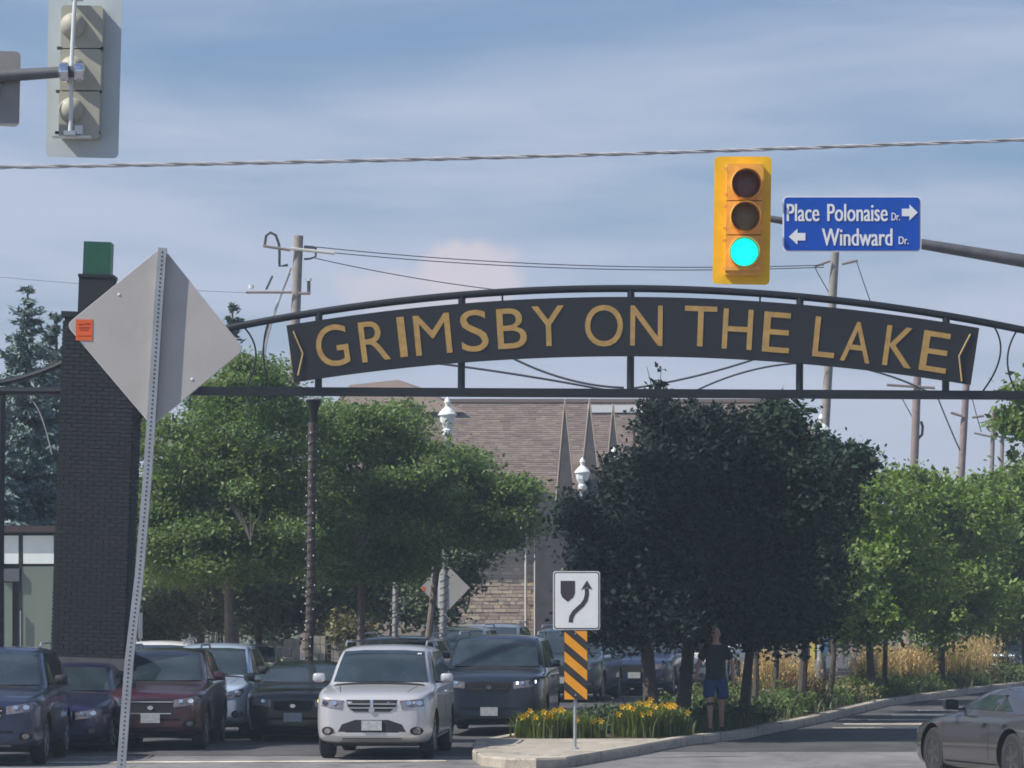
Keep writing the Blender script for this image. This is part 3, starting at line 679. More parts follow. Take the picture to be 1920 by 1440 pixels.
hw = [4.2, 4.2, 4.2, 4.2, 4.2, 4.2, 4, 3.6]; Lp, Rp = [], []
for i, p in enumerate(cl):
    a = cl[max(i-1, 0)]; c_ = cl[min(i+1, len(cl)-1)]; dx, dy = c_[0]-a[0], c_[1]-a[1]; L = math.hypot(dx, dy); nx, ny = -dy/L, dx/L
    Lp.append(KW(p[0]+nx*hw[i], p[1]+ny*hw[i])); Rp.append(KW(p[0]-nx*hw[i], p[1]-ny*hw[i]))
mb = MB()
for i in range(len(cl)-1): mb.prism([Lp[i], Lp[i+1], Rp[i+1], Rp[i]], KY-0.012, KY-0.0095)
mb.prism([KW(1089.5, 1106), KW(1100.5, 1088), KW(1111, 1106), KW(1100.3, 1101.5)], KY-0.0125, KY-0.0098)
mb.build('arrow_symbol', sign_ink, kr)
MB().tube([KW(1079, 1072)[0:1]+(KY+0.03,)+KW(1079, 1072)[1:2], (KW(1078, 1420)[0], KY+0.03, 0.15)], 0.026, 8).lathe((KW(1078, 0)[0], KY+0.03, 0.15), [(0.07, 0), (0.07, .012), (0.03, .03)], 10).build('post', galv, kr, smooth=True)
hm = thing('hazard_marker', 'tall amber and black diagonally striped marker below the keep right sign', 'marker', (W(1079, 0, KY).x, KY, 0.15))
a, c_ = KW(1057.5, 1312), KW(1101.5, 1182.5); X0, X1, Z0, Z1 = a[0], c_[0], a[1], c_[1]
MB().prism([(X0, Z0), (X1, Z0), (X1, Z1), (X0, Z1)], KY-0.018, KY-0.014).build('marker_plate', chev_black, hm)
k_ = S(KY)
for i in range(-2, 4):
    za = Z1-(1+36.6*i)*k_; sl = -0.86*(X1-X0); th_ = 19.5*k_
    P4 = clip_poly([(X0, za), (X1, za+sl), (X1, za+sl-th_), (X0, za-th_)], X0+.006, X1-.006, Z0+.006, Z1-.006)
    if len(P4) > 2: MB().prism(P4, KY-0.021, KY-0.0185).build('stripe', chev_yellow, hm)
mb = MB()
for y in (1188, 1303): a = KW(1079, y); mb.lathe((a[0], KY-0.021, a[1]), [(0.013, -.004), (0.013, .004)], 8, 'y')
mb.build('bolts', galv, hm)
# ------------------------------------------------------------------ utility poles and wires
def tubeW(path, Y, r, n=6, dy=0): return MB().tube([W(x, y, Y)+Vector((0, dy, 0)) for x, y in path], r, n)
def utility_pole(label, top, base_px, Y, r, arms=(), m=wood_pole):
    t = W(top[0], top[1], Y); g = Vector((W(base_px, 0, Y).x, Y, -0.05))
    u = thing('utility_pole', label, 'utility pole', (g.x, Y, 0), 'wooden utility poles behind the arch')
    MB().tube([g, g.lerp(t, .5), t], [r*1.25, r*1.1, r], 12).build('pole', m, u, smooth=True)
    for (x0, y0, x1, y1, rr, mm) in arms:
        tubeW([(x0, y0), (x1, y1)], Y, rr, 6, -r*1.2).build('crossarm', mm, u)
    return u
UY = 120.0
u = utility_pole('tall grey wooden utility pole with loops of cable, rising over the letter G', (560, 442), 528, UY, 0.15,
                 [(494, 462, 545, 470, .045, wood_pole2), (545, 467, 628, 476, .05, trim_pale), (462, 549, 548, 549, .04, wood_pole2), (560, 551, 582, 551, .045, wood_pole2)])
tubeW([(496, 462), (499, 442), (507, 436), (517, 441), (523, 458), (524, 470), (524, 499), (540, 497)], UY, 0.045).build('cable_loop', wire_m, u, smooth=True)
tubeW([(570, 463), (590, 464)], UY, .05).build('insulator', wire_m, u); tubeW([(570, 486), (582, 485), (592, 481), (592, 463)], UY, .035).build('insulator', wire_m, u)
tubeW([(579, 552), (579, 526)], UY, .055).build('insulator', wire_m, u); tubeW([(579, 527), (579, 522)], UY, .09).build('insulator_cap', white_paint, u)
tubeW([(499, 543), (511, 517)], UY, .035).build('insulator', wire_m, u); tubeW([(471, 541), (471, 534)], UY, .08).build('insulator_cap', white_paint, u)
tubeW([(545, 502), (528, 548), (510, 600), (499, 640), (492, 690)], UY, .045).build('guy_sleeve', cable_m, u)
tubeW([(543, 512), (524, 560), (505, 610), (494, 650), (486, 700)], UY, .03).build('guy_sleeve', wire_m, u)
u2 = utility_pole('grey utility pole standing under the blue street name sign', (1567, 455), 1520, 122.0, 0.135,
                  [(1527, 500, 1556, 490, .04, wood_pole2), (1578, 496, 1607, 489, .045, wood_pole2)])
u3 = utility_pole('brown utility pole right of the banner end, thicker of the far pair', (1722, 660), 1700, 135.0, 0.14, [(1662, 722, 1752, 728, .05, wood_pole2)], wood_pole2)
tubeW([(1727, 790), (1730, 800), (1729, 815), (1722, 822)], 135, .05).build('conduit', wire_m, u3)
u4 = utility_pole('brown utility pole bending slightly, second right of the banner end', (1813, 700), 1782, 140.0, 0.13, [(1782, 774, 1808, 782, .05, wood_pole2), (1822, 783, 1844, 780, .05, wood_pole2)], wood_pole2)
u5 = utility_pole('thin distant pole with a transformer near the right edge', (1863, 765), 1850, 190.0, 0.11, [(1826, 812, 1862, 820, .05, wood_pole2)], wood_pole2)
tubeW([(1860.5, 785), (1860.5, 800)], 189.5, .22, 8).build('transformer', wood_pole2, u5)
u6 = utility_pole('thin distant pole furthest right behind the lime trees', (1881, 768), 1868, 190.0, 0.10, [(1866, 818, 1894, 822, .05, wood_pole2)], wood_pole2)
def sagline(x0, y0, x1, y1, sag, n=26): return [(x0+(x1-x0)*k/n, y0+(y1-y0)*k/n+sag*4*(k/n)*(1-k/n)) for k in range(n+1)]
def wire(lab, path, Y, r, m=wire_m):
    o = tubeW(path, Y, r, 5).build('power_line', m, origin=tuple(W(*path[0], Y)))
    tag(o, lab, 'wire', 'overhead wires behind the arch')
fine = 0.017
wire('upper thin line from the tall pole crossarm to the pole under the blue sign', sagline(592, 463, 1545, 497, 17), 120.8, fine)
wire('second thin line just below the upper one, from the tall pole crossarm', sagline(626, 474, 1545, 501, 16), 121.2, fine)
wire('thin line dropping from the tall pole bracket down behind the top chord', sagline(590, 484, 980, 549, 6), 121.6, fine)
wire('faint line running from the left edge to the tall pole lower crossarm', sagline(-60, 514, 465, 549, 4), 120.4, 0.007)
wire('thin line from the pole under the blue sign down to the right chord', sagline(1527, 500, 1562, 560, 2), 122.5, fine)
wire('thin line right of the blue sign falling steeply behind the chord', sagline(1606, 490, 1632, 566, 1), 122.5, fine)
wire('thick dark cable drooping from the banner underside towards the centre upright', sagline(700, 668, 1180, 740, -6)+[], 119.2, 0.04)
wire('thick dark cable sagging from the letter B to the centre upright', sagline(905, 640, 1170, 727, 20), 118.8, 0.04)
wire('dark cable rising from the centre upright to the letter T', sagline(1180, 729, 1440, 665, 7), 118.4, 0.038)
wire('dark cable arching under the letters L and A to the lower beam', sagline(1290, 740, 1760, 745, -62), 118.0, 0.035)
wire('thin slanting line left of the far brown poles', sagline(1690, 745, 1715, 790, 0), 136, 0.02)
wire('long slanting line between the two brown poles', sagline(1756, 740, 1800, 845, 2), 137, 0.03)
wire('short line falling right of the second brown pole', sagline(1822, 745, 1840, 810, 1), 141, 0.02)

# ------------------------------------------------------------------ lamp posts
def lantern_post(label, px, top_py, Y, r, base_px=None, garland=True):
    top = W(px, top_py, Y); bx_ = W(base_px if base_px else px, 0, Y).x; H = top.z
    L = thing('lamp_post', label, 'lamp post', (bx_, Y, 0), 'white lantern lamp posts')
    tx = top.x-bx_
    MB().lathe((0, 0, 0), [(0.24, 0), (0.24, .3), (.16, .36), (.14, .9), (r*1.3, 1.0)], 12).build('base', arm_steel, L, world=False, smooth=True)
    MB().tube([(0, 0, .9), (tx, 0, H-0.88)], [r*1.15, r], 12).build('pole', galv_dull, L, world=False, smooth=True)
    z = H-0.88
    MB().lathe((tx, 0, z), [(r*1.4, 0), (.12, .05), (.12, .12), (.09, .15)], 12).build('lamp_collar', lamp_white, L, world=False, smooth=True)
    MB().lathe((tx, 0, z+.15), [(.09, 0), (.16, .14), (.185, .28), (.185, .32)], 8).build('lamp_globe', lamp_white, L, world=False)
    MB().lathe((tx, 0, z+.455), [(.215, 0), (.215, .03), (.12, .14), (.055, .19), (.055, .26), (.08, .30), (.05, .37), (.01, .42)], 12).build('lamp_cap', lamp_white, L, world=False, smooth=True)
    if garland: add_garland(L, r, H-1.2, tx)
    return L
def add_garland(L, r, H, tx=0.0, z0=1.0):
    mb = MB(); pts = []
    turns = (H-z0)/0.16
    for i in range(int(turns*8)):
        t = i/(turns*8); a = i*PI/4; z = z0+(H-z0)*t; pts.append((tx*t+(r*1.2)*math.cos(a), (r*1.2)*math.sin(a), z))
    mb.tube(pts, 0.009, 4, mi=0)
    for i, p in enumerate(pts[::3]):
        q = Vector(p)+Vector((random.uniform(-.05, .05), random.uniform(-.07, .02), random.uniform(-.04, .04))); mb.lathe(q, [(0.006, -.014), (0.014, 0), (0.004, .018)], 5, mi=1)
    o = mb.build('light_garland', [wire_m, bulb_m], L, world=False); o['kind'] = 'stuff'
# nearest post on the left: floodlight head just under the beam
LPY = 67.0
L1 = thing('lamp_post', 'tall lamp post wrapped in string lights, its dark head just under the beam', 'lamp post', (W(577, 0, LPY).x, LPY, 0), None)
H1 = W(0, 745, LPY).z; tx = W(588, 0, LPY).x-W(577, 0, LPY).x
MB().lathe((0, 0, 0), [(0.22, 0), (0.22, .3), (.13, .38), (.11, .9)], 12).build('base', arm_steel, L1, world=False, smooth=True)
MB().tube([(0, 0, .8), (tx*.5, 0, 2.6), (tx*.8, 0, H1-.45)], [.085, .075, .07], 12).build('pole', bark, L1, world=False, smooth=True)
MB().lathe((tx, 0, H1-.45), [(.07, 0), (.08, .05), (.075, .18), (.11, .30), (.14, .36), (.14, .40)], 12).build('lamp_head', black_steel, L1, world=False, smooth=True)
MB().lathe((tx, 0, H1-.045), [(.165, 0), (.165, .02), (.02, .04)], 12).build('lamp_lid', galv_dull, L1, world=False)
add_garland(L1, .08, H1-.5, tx*.8)
lantern_post('white lantern post whose lantern touches the beam in front of the brown roof', 839, 744, 85.5, 0.075, 829)
lantern_post('white lantern post half hidden among locust leaves, left of the brown roof', 745, 786, 80.0, 0.06, 740)
lantern_post('white lantern beside the two tall dark spires', 1092, 857, 100.0, 0.07, 1090, False)
lantern_post('small white lantern poking out of the dark tree left edge', 1151, 838, 95.0, 0.06, 1149, False)
lantern_post('white lantern behind the dark tree below the pole with the blue sign', 1540, 775, 92.0, 0.07, 1538, False)

# ------------------------------------------------------------------ second diamond sign
EY = 87.0
d2 = thing('diamond_sign', 'small far diamond sign seen from behind beside the wrapped lamp post', 'sign', (W(812, 0, EY).x, EY, 0.12))
P2 = [W(x, y, EY) for x, y in ((788, 1102), (835, 1056), (881, 1102), (835, 1150))]
MB().prism([(p.x, p.z) for p in P2], EY, EY+.006).build('sign_plate', sign_back, d2)
MB().tube([(W(812, 0, EY).x, EY-.03, .1), (W(812, 0, EY).x, EY-.03, W(0, 1062, EY).z)], .03, 8).build('post', galv, d2, smooth=True)
a, c_ = W(821, 1140, EY), W(829, 1068, EY); MB().box(((a.x+c_.x)/2, EY-.05, (a.z+c_.z)/2), (.1, .02, c_.z-a.z)).build('white_strip', white_paint, d2)
a = W(793, 1104, EY); MB().box((a.x+.02, EY-.004, a.z), (.08, .004, .1)).build('sticker', orange, d2)

# ------------------------------------------------------------------ buildings
# brown roofed hall with spires behind the trees
BY = 165.0; bs = S(BY)
hall = thing('brown_hall', 'long brown building with a big shingled roof and tall spires behind the trees', 'building', (W(1100, 0, BY).x, BY, 0))
def BWp(x, y): p = W(x, y, BY); return p
xl, xr = W(560, 0, BY).x, W(1640, 0, BY).x
z_e = BWp(0, 940).z; z_r = BWp(0, 737).z; dep = 7.5; x_a, x_b = W(800, 0, BY).x, W(1500, 0, BY).x
V = [(xl, BY-.6, z_e), (xr, BY-.6, z_e), (x_b, BY+dep, z_r), (x_a, BY+dep, z_r), (xl, BY+2*dep, z_e), (xr, BY+2*dep, z_e)]
MB().add(V, [(0, 1, 2, 3), (4, 3, 2, 5), (0, 3, 4), (1, 5, 2), (0, 4, 5, 1)]).build('roof', roof_m, hall)
# shingle courses
mb = MB(); rows = 46
for r in range(rows):
    t0, t1 = r/rows, (r+1)/rows
    def rowpt(t): return (xl+(x_a-xl)*t, xr+(x_b-xr)*t, BY-.6+(dep+.6)*t, z_e+(z_r-z_e)*t)
    a0, a1, ya, za = rowpt(t0); c0, c1, yc, zc_ = rowpt(t1); x = a0+random.uniform(0, .3)
    while x < a1-.1:
        w = random.uniform(.25, .5); e = min(x+w, a1); up = .035+random.uniform(0, .03)
        mb.add([(x, ya, za+up), (e-.012, ya, za+up), (min(e-.012, c1), yc, zc_+.02), (max(x, c0), yc, zc_+.02), (x, ya-.0, za+.0), (e-.012, ya, za)], [(0, 1, 2, 3), (4, 5, 1, 0)]); x = e
mb.build('shingles', roof_m, hall, fix=False)['kind'] = 'stuff'
MB().box(((x_a+x_b)/2+0, BY+dep, z_r+.05), (x_b-x_a, .5, .16)).build('ridge_cap', roof_m, hall)
# higher left roof ridge seen above the beam
V = [(W(600, 0, BY).x, BY+6, BWp(0, 760).z), (W(870, 0, BY).x, BY+6, BWp(0, 760).z), (W(800, 0, BY).x, BY+9, BWp(0, 712).z), (W(735, 0, BY).x, BY+9, BWp(0, 690).z), (W(640, 0, BY).x, BY+9, BWp(0, 700).z), (W(735, 0, BY).x, BY+13, BWp(0, 760).z)]
MB().add(V, [(0, 1, 2, 3, 4), (1, 5, 2), (2, 5, 3), (3, 5, 4), (4, 5, 0)]).build('roof_peak', roof_m, hall)
# small gable right
V = [(W(1430, 0, BY).x, BY+4, BWp(0, 830).z), (W(1520, 0, BY).x, BY+4, BWp(0, 830).z), (W(1474, 0, BY).x, BY+4, BWp(0, 762).z), (W(1474, 0, BY).x, BY+9, BWp(0, 762).z)]
MB().add(V, [(0, 1, 2), (1, 3, 2), (0, 2, 3)]).build('gable', roof_m, hall)
MB().box((W(1165, 0, BY).x, BY+dep-.9, BWp(0, 753).z), (2.7, .6, .34)).build('roof_vent', white_paint, hall)
# wall
MB().box(((xl+xr)/2, BY+.9, z_e/2), (xr-xl, .6, z_e)).build('wall', wall_mortar, hall)
mb = MB(); ch = .165; nr = int(z_e/ch)
for r in range(nr):
    x = W(820, 0, BY).x+random.uniform(0, .3)
    while x < W(1090, 0, BY).x:
        w = random.uniform(.22, .6); mb.box((x+w/2, BY+.6, r*ch+ch/2), (w-.02, .10+random.uniform(-.03, .05), ch-.022)); x += w
mb.build('stone_courses', wall_stone, hall)['kind'] = 'stuff'
# downpipes at the tower edge
for x in (986, 1003):
    MB().tube([(W(x, 0, BY).x, BY+.2, 0), (W(x, 0, BY).x, BY+.2, BWp(0, 900).z)], .06 if x < 990 else .045, 8).build('downpipe', trim_pale, hall)
MB().box((W(997, 0, BY).x, BY+.25, BWp(0, 1048).z), (.9, .2, .12)).build('pipe_bracket', hole_dark, hall)
# dark tower under the first spire and the spires
tx0, tx1 = W(1003, 0, BY).x, W(1060, 0, BY).x
MB().box(((tx0+tx1)/2, BY-.1, BWp(0, 925).z/2), (tx1-tx0, 1.4, BWp(0, 925).z)).build('tower', tower_m, hall)
for (cx, ty, by, hw_) in ((1060, 749, 940, 18), (1106, 749, 900, 17), (1150, 758, 880, 13)):
    c0 = W(cx, 0, BY).x; zt, zb = BWp(0, ty).z, BWp(0, by).z; h = hw_*bs
    o = MB().add([(c0-h*.95, BY-.5-h, zb), (c0+h, BY-.5-h, zb), (c0+h, BY-.5+h, zb), (c0-h*.95, BY-.5+h, zb), (c0-.02, BY-.5, zt)], [(0, 1, 4), (1, 2, 4), (2, 3, 4), (3, 0, 4), (3, 2, 1, 0)]).build('spire', tower_m, hall)
    mb = MB()
    for s in (-1, 1): mb.tube([(c0+s*h, BY-.5-h, zb), (c0-.02, BY-.5, zt)], .035, 5)
    mb.build('spire_edge', wall_mortar, o)
    MB().box((c0, BY+.1, zb/2), (2*h, 1.2, zb)).build('spire_base', tower_m, hall)
# storefront on the left
SY = 78.0
shop = thing('glass_storefront', 'dark framed storefront with bright transom panes at the left edge', 'building', (W(20, 0, SY).x, SY, 0))
def SW(x, y): p = W(x, y, SY); return (p.x, p.z)
xL, xR = W(-420, 0, SY).x, W(104, 0, SY).x
MB().box(((xL+xR)/2, SY+3.2, W(0, 985, SY).z/2), (xR-xL, 6, W(0, 985, SY).z)).build('wall', frame_dark, shop)
MB().box(((xL+xR)/2, SY+.4, W(0, 992, SY).z), (xR-xL+.1, .9, .14)).build('roof_edge', mat('fascia_brown', (0.05, 0.035, 0.035), 0.7), shop)
for (x0, x1, y0, y1, nm, m) in ((42, 103, 1004, 1057, 'transom_pane', panel_white), (6, 34, 1004, 1057, 'transom_pane', panel_white), (40, 100, 1062, 1400, 'frosted_pane', panel_green), (6, 22, 1092, 1400, 'frosted_pane', panel_green),
                            (-70, -8, 1004, 1057, 'transom_pane', panel_white), (-70, -8, 1062, 1400, 'frosted_pane', panel_green)):
    a, c_ = SW(x0, y1), SW(x1, y0); z0 = max(a[1], .1)
    MB().box(((a[0]+c_[0])/2, SY+.12, (z0+c_[1])/2), (c_[0]-a[0], .06, c_[1]-z0)).build(nm, m, shop)
for x in (37, 2, 103):
    MB().box((W(x, 0, SY).x, SY+.14, W(0, 1000, SY).z/2), (.07, .12, W(0, 1000, SY).z)).build('mullion', frame_dark, shop)
a, c_ = SW(5, 1090), SW(36, 1066); MB().box(((a[0]+c_[0])/2, SY+.05, (a[1]+c_[1])/2), (c_[0]-a[0], .1, c_[1]-a[1])).build('door_closer', mat('fascia_grey', (.10, .11, .13), .5), shop)
MB().box((W(5, 0, SY).x+.37, SY+.02, W(0, 1185, SY).z), (.02, .06, .9)).build('door_handle', galv, shop)

# ------------------------------------------------------------------ foliage
def leaf_mesh(name, centres, size, m, parent, aspect=0.55, up=0.35, droop=0.0, seed=0, kindstuff=False, dirs=None):
    r = np.random.default_rng(seed+11); n = len(centres)
    nrm = r.normal(size=(n, 3)); nrm[:, 2] = np.abs(nrm[:, 2])+up; nrm /= np.linalg.norm(nrm, axis=1)[:, None]
    t = r.normal(size=(n, 3)) if dirs is None else dirs+r.normal(size=(n, 3))*0.25
    t -= (t*nrm).sum(1)[:, None]*nrm; t[:, 2] -= droop; t /= np.linalg.norm(t, axis=1)[:, None]
    s = np.cross(nrm, t); L = (size*r.uniform(.6, 1.4, n))[:, None]
    c = centres
    v = np.stack([c-t*L*.5, c+s*L*aspect*.5-t*L*.05, c+t*L*.5, c-s*L*aspect*.5-t*L*.05], 1).reshape(-1, 3)
    loc = np.array(parent.location) if parent is not None else np.zeros(3)
    v = v-loc
    me = bpy.data.meshes.new(name); me.vertices.add(4*n); me.vertices.foreach_set('co', v.astype(np.float32).ravel())
    me.loops.add(4*n); me.loops.foreach_set('vertex_index', np.arange(4*n, dtype=np.int32))
    me.polygons.add(n); me.polygons.foreach_set('loop_start', np.arange(0, 4*n, 4, dtype=np.int32)); me.polygons.foreach_set('loop_total', np.full(n, 4, dtype=np.int32))
    me.update(); me.validate(); me.materials.append(m)
    o = bpy.data.objects.new(name, me); COL.objects.link(o)
    if parent is not None: o.parent = parent
    return o
def blob_points(blobs, nclump, per, sig, seed, shell=0.55, boughs=0):
    r = np.random.default_rng(seed); out = []; cs = []
    vol = np.array([b[3]*b[4]*b[5] for b in blobs]); vol = vol**.75; pr = vol/vol.sum()
    bc = []
    for i in range(boughs):
        b = blobs[r.choice(len(blobs), p=pr)]; d = r.normal(size=3); d[1] -= .25*abs(d[1]); d /= np.linalg.norm(d); q = r.uniform(.72, 1.06)
        s = r.uniform(.35, .75)*min(1.0, b[3]/.9); bc.append((np.array(b[:3])+d*q*np.array(b[3:6]), s))
    for i in range(nclump):
        if boughs and i % 5 < 3:
            o_, s = bc[r.integers(len(bc))]; d = r.normal(size=3); d /= np.linalg.norm(d); c = o_+d*np.array([s, s, s*.42])*r.uniform(.3, 1); c[2] -= .18*np.hypot(c[0]-o_[0], c[1]-o_[1])
        else:
            b = blobs[r.choice(len(blobs), p=pr)]; d = r.normal(size=3); d /= np.linalg.norm(d)
            q = r.uniform(shell, 1.0)*(.86 if boughs else 1); c = np.array(b[:3])+d*q*np.array(b[3:6])
        cs.append(c)
        k = int(per*r.uniform(.5, 1.5)); sg_ = np.array(sig)*r.uniform(.5, 1.4)
        out.append(c+r.normal(size=(k, 3))*sg_)
    return np.concatenate(out), cs
def tree(label, base_px, Y, blobs_px, m, leafsize, nclump, per, sig, seed, trunk_r=0.11, bark_=None, group=None, aspect=.55, name='street_tree', lean=0.0, shell=.55, limbs=9, depth=None, base_z=0.12, stem_z=None):
    """blobs_px: (px, py, rx_px, ry_px) at distance Y; the depth radius equals the x radius unless given"""
    k = S(Y); g = Vector((W(base_px, 0, Y).x, Y, base_z))
    t = thing(name, label, 'tree', tuple(g), group)
    bl = []
    for (px, py, rx, ry, *dz) in blobs_px:
        p = W(px, py, Y); bl.append((p.x, Y+(dz[0] if dz else 0), p.z, rx*k, (depth if depth else rx*k*.9), ry*k))
    pts, cs = blob_points(bl, nclump, per, sig, seed, shell, boughs=max(12, nclump//11))
    pts = pts[pts[:, 2] > 0.4]
    rs_ = np.random.default_rng(seed+500); pb = np.array([b[3] for b in bl]); extra = []
    for q in range(46):      # sprigs standing out from the outline
        b = bl[rs_.choice(len(bl), p=pb/pb.sum())]; dd = rs_.normal(size=3); dd[2] = dd[2]*.9+.25; dd /= np.linalg.norm(dd); root = np.array(b[:3])+dd*np.array(b[3:6])*.92; ln = rs_.uniform(.15, .62); kk = int(10+ln*45)
        u_ = rs_.uniform(0, 1, kk)[:, None]; extra.append(root+dd*ln*u_+rs_.normal(size=(kk, 3))*(.09*(1.1-u_)))
    pts = np.concatenate([pts]+extra)
    leaf_mesh('crown', pts, leafsize, m, t, aspect=aspect, seed=seed)
    mb = MB(); top = Vector((np.mean([b[0] for b in bl]), Y, max(b[2] for b in bl)))
    fork = g.lerp(top, .42); fork.z = stem_z if stem_z else max(min(b[2]-b[5]*.5 for b in bl), 1.6)
    mb.tube([g-Vector((0, 0, .1)), g.lerp(fork, .5)+Vector((lean, 0, 0)), fork], [trunk_r*1.35, trunk_r, trunk_r*.85], 9)
    r = random.Random(seed)
    for i in range(limbs):
        c = Vector(cs[r.randrange(len(cs))]); mid_ = fork.lerp(c, .5)+Vector((0, 0, -.15*abs((c-fork).z)*.3)); mb.tube([fork, mid_, c], [trunk_r*.55, trunk_r*.32, trunk_r*.1], 6, cap=False)
    mb.tube([fork, top], [trunk_r*.85, trunk_r*.15], 7)
    mb.build('trunk', bark_ or bark, t, smooth=True)
    return t
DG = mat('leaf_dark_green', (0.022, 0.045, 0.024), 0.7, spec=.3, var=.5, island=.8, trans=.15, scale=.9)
G1 = 'dark street trees on the median'
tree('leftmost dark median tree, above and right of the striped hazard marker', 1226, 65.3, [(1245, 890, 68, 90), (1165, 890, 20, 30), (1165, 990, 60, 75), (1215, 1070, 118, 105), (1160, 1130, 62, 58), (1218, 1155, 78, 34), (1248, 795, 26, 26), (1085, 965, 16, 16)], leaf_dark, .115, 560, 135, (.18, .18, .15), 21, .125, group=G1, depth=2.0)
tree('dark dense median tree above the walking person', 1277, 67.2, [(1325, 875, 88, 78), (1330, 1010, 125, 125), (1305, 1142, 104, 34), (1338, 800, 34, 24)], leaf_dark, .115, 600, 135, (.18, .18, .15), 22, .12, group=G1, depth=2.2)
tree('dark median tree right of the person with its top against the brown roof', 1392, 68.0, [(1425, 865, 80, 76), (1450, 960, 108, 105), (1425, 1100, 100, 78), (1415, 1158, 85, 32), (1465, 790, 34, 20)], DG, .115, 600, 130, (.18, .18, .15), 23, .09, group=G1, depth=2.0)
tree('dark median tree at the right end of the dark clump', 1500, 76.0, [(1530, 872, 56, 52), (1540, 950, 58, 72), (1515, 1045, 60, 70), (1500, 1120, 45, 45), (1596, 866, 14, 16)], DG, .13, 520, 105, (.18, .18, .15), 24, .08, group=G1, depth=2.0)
for k, (bx_, lx) in enumerate(((1416, 0), (1450, .05), (1553, .1), (1658, 0))):
    tree('thin young trunk in the median shrubs under the '+['dark', 'right half of the dark', 'first lime', 'second lime'][k]+' canopy', bx_, (74.0, 77.0, 80.0, 88.5)[k], [(bx_+10, 1110-k*3, 60, 60)], leaf_dark if k < 2 else leaf_mid, .13, 80, 60, (.2, .2, .15), 30+k, .055, limbs=4, group='thin trunks among the median shrubs', lean=lx)
sp = thing('tree_sprig', 'loose leafy sprig poking up past the beam at the centre upright', 'branch', tuple(W(1228, 800, 66.6)))
pts, _ = blob_points([(W(x, y, 66.6).x, 66.6, W(x, y, 66.6).z, rx*S(66.6), rx*S(66.6), ry*S(66.6)) for x, y, rx, ry in ((1213, 690, 10, 12), (1240, 695, 10, 12), (1228, 722, 26, 16), (1240, 750, 30, 18), (1215, 765, 22, 20), (1200, 805, 18, 24))], 34, 9, (.09, .09, .07), 91, .1)
leaf_mesh('leaves', pts, .12, leaf_dark, sp, seed=91)
mb = MB()
for q in (((1228, 800), (1226, 740), (1213, 688)), ((1230, 790), (1236, 740), (1240, 692)), ((1228, 780), (1245, 750), (1262, 744)), ((1222, 790), (1205, 775), (1196, 790))): mb.tube([W(x, y, 66.6) for x, y in q], [.02, .012, .005], 5)
mb.build('twigs', bark, sp)['kind'] = 'stuff'
G2 = 'lime green trees right of the banner'
tree('lime green tree immediately right of the dark clump', 1636, 87.0, [(1640, 950, 75, 75), (1600, 1040, 75, 80), (1680, 1050, 95, 90), (1640, 1130, 110, 55), (1560, 1110, 62, 62), (1590, 1165, 60, 30)], leaf_lit, .13, 420, 95, (.20, .20, .15), 41, .09, group=G2, depth=2.0)
tree('lime green tree with the broad rounded top below the far poles', 1765, 95.0, [(1740, 960, 85, 75), (1800, 980, 80, 80), (1760, 1070, 120, 85), (1760, 1140, 110, 45)], leaf_lit, .14, 520, 95, (.20, .20, .15), 42, .09, group=G2, depth=2.3)
tree('lime green tree cut by the right edge of the picture', 1925, 108.0, [(1890, 975, 85, 90), (1950, 1000, 100, 110), (1880, 1100, 110, 80)], leaf_lit, .17, 520, 95, (.24, .24, .18), 43, .09, group=G2, depth=2.2)
tree('light green branch end hanging in from the right edge', 2010, 74.0, [(1985, 760, 95, 60), (1925, 790, 30, 40), (1940, 870, 28, 22), (2020, 880, 80, 150)], leaf_mid, .15, 220, 60, (.22, .22, .12), 44, .12, depth=1.5)
G3 = 'feathery locust trees on the left pavement'
SG = (.24, .24, .09)
tree('locust tree filling the space right of the brick pillar', 432, 73.5, [(325, 850, 75, 90), (400, 1045, 90, 50), (430, 810, 95, 50), (500, 760, 75, 40), (390, 960, 120, 100), (520, 890, 90, 85), (510, 1010, 85, 60), (310, 1010, 60, 80), (470, 705, 40, 30), (390, 740, 40, 30)], leaf_mid, .10, 800, 125, SG, 51, .10, bark_pale, G3, .45, depth=2.0)
tree('locust tree behind the wrapped lamp post above the silver car', 672, 77.0, [(640, 800, 100, 55), (735, 790, 72, 40), (590, 940, 60, 85), (790, 900, 60, 70), (690, 1060, 90, 40), (700, 900, 130, 80), (630, 1000, 100, 75), (750, 1005, 85, 65)], leaf_mid, .10, 720, 125, SG, 52, .085, bark_pale, G3, .45, depth=2.0)
tree('locust tree spreading its lowest branches towards the spires', 788, 81.0, [(815, 870, 62, 42), (870, 925, 85, 45), (955, 925, 52, 26), (870, 990, 85, 45), (955, 975, 50, 22), (800, 960, 80, 60)], leaf_mid, .105, 560, 115, SG, 53, .08, bark_pale, G3, .45, depth=1.9)
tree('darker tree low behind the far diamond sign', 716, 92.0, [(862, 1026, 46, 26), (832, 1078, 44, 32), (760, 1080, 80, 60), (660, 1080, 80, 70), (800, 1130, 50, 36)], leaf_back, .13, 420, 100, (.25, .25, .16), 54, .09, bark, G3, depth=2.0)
tree('shaded tree behind the black convertible top car', 480, 88.0, [(420, 1080, 90, 75), (520, 1090, 90, 85), (600, 1095, 75, 70), (480, 1000, 90, 60), (330, 1090, 70, 60), (640, 1040, 60, 50)], leaf_back, .13, 460, 100, (.25, .25, .16), 55, .10, bark, G3, depth=2.0)
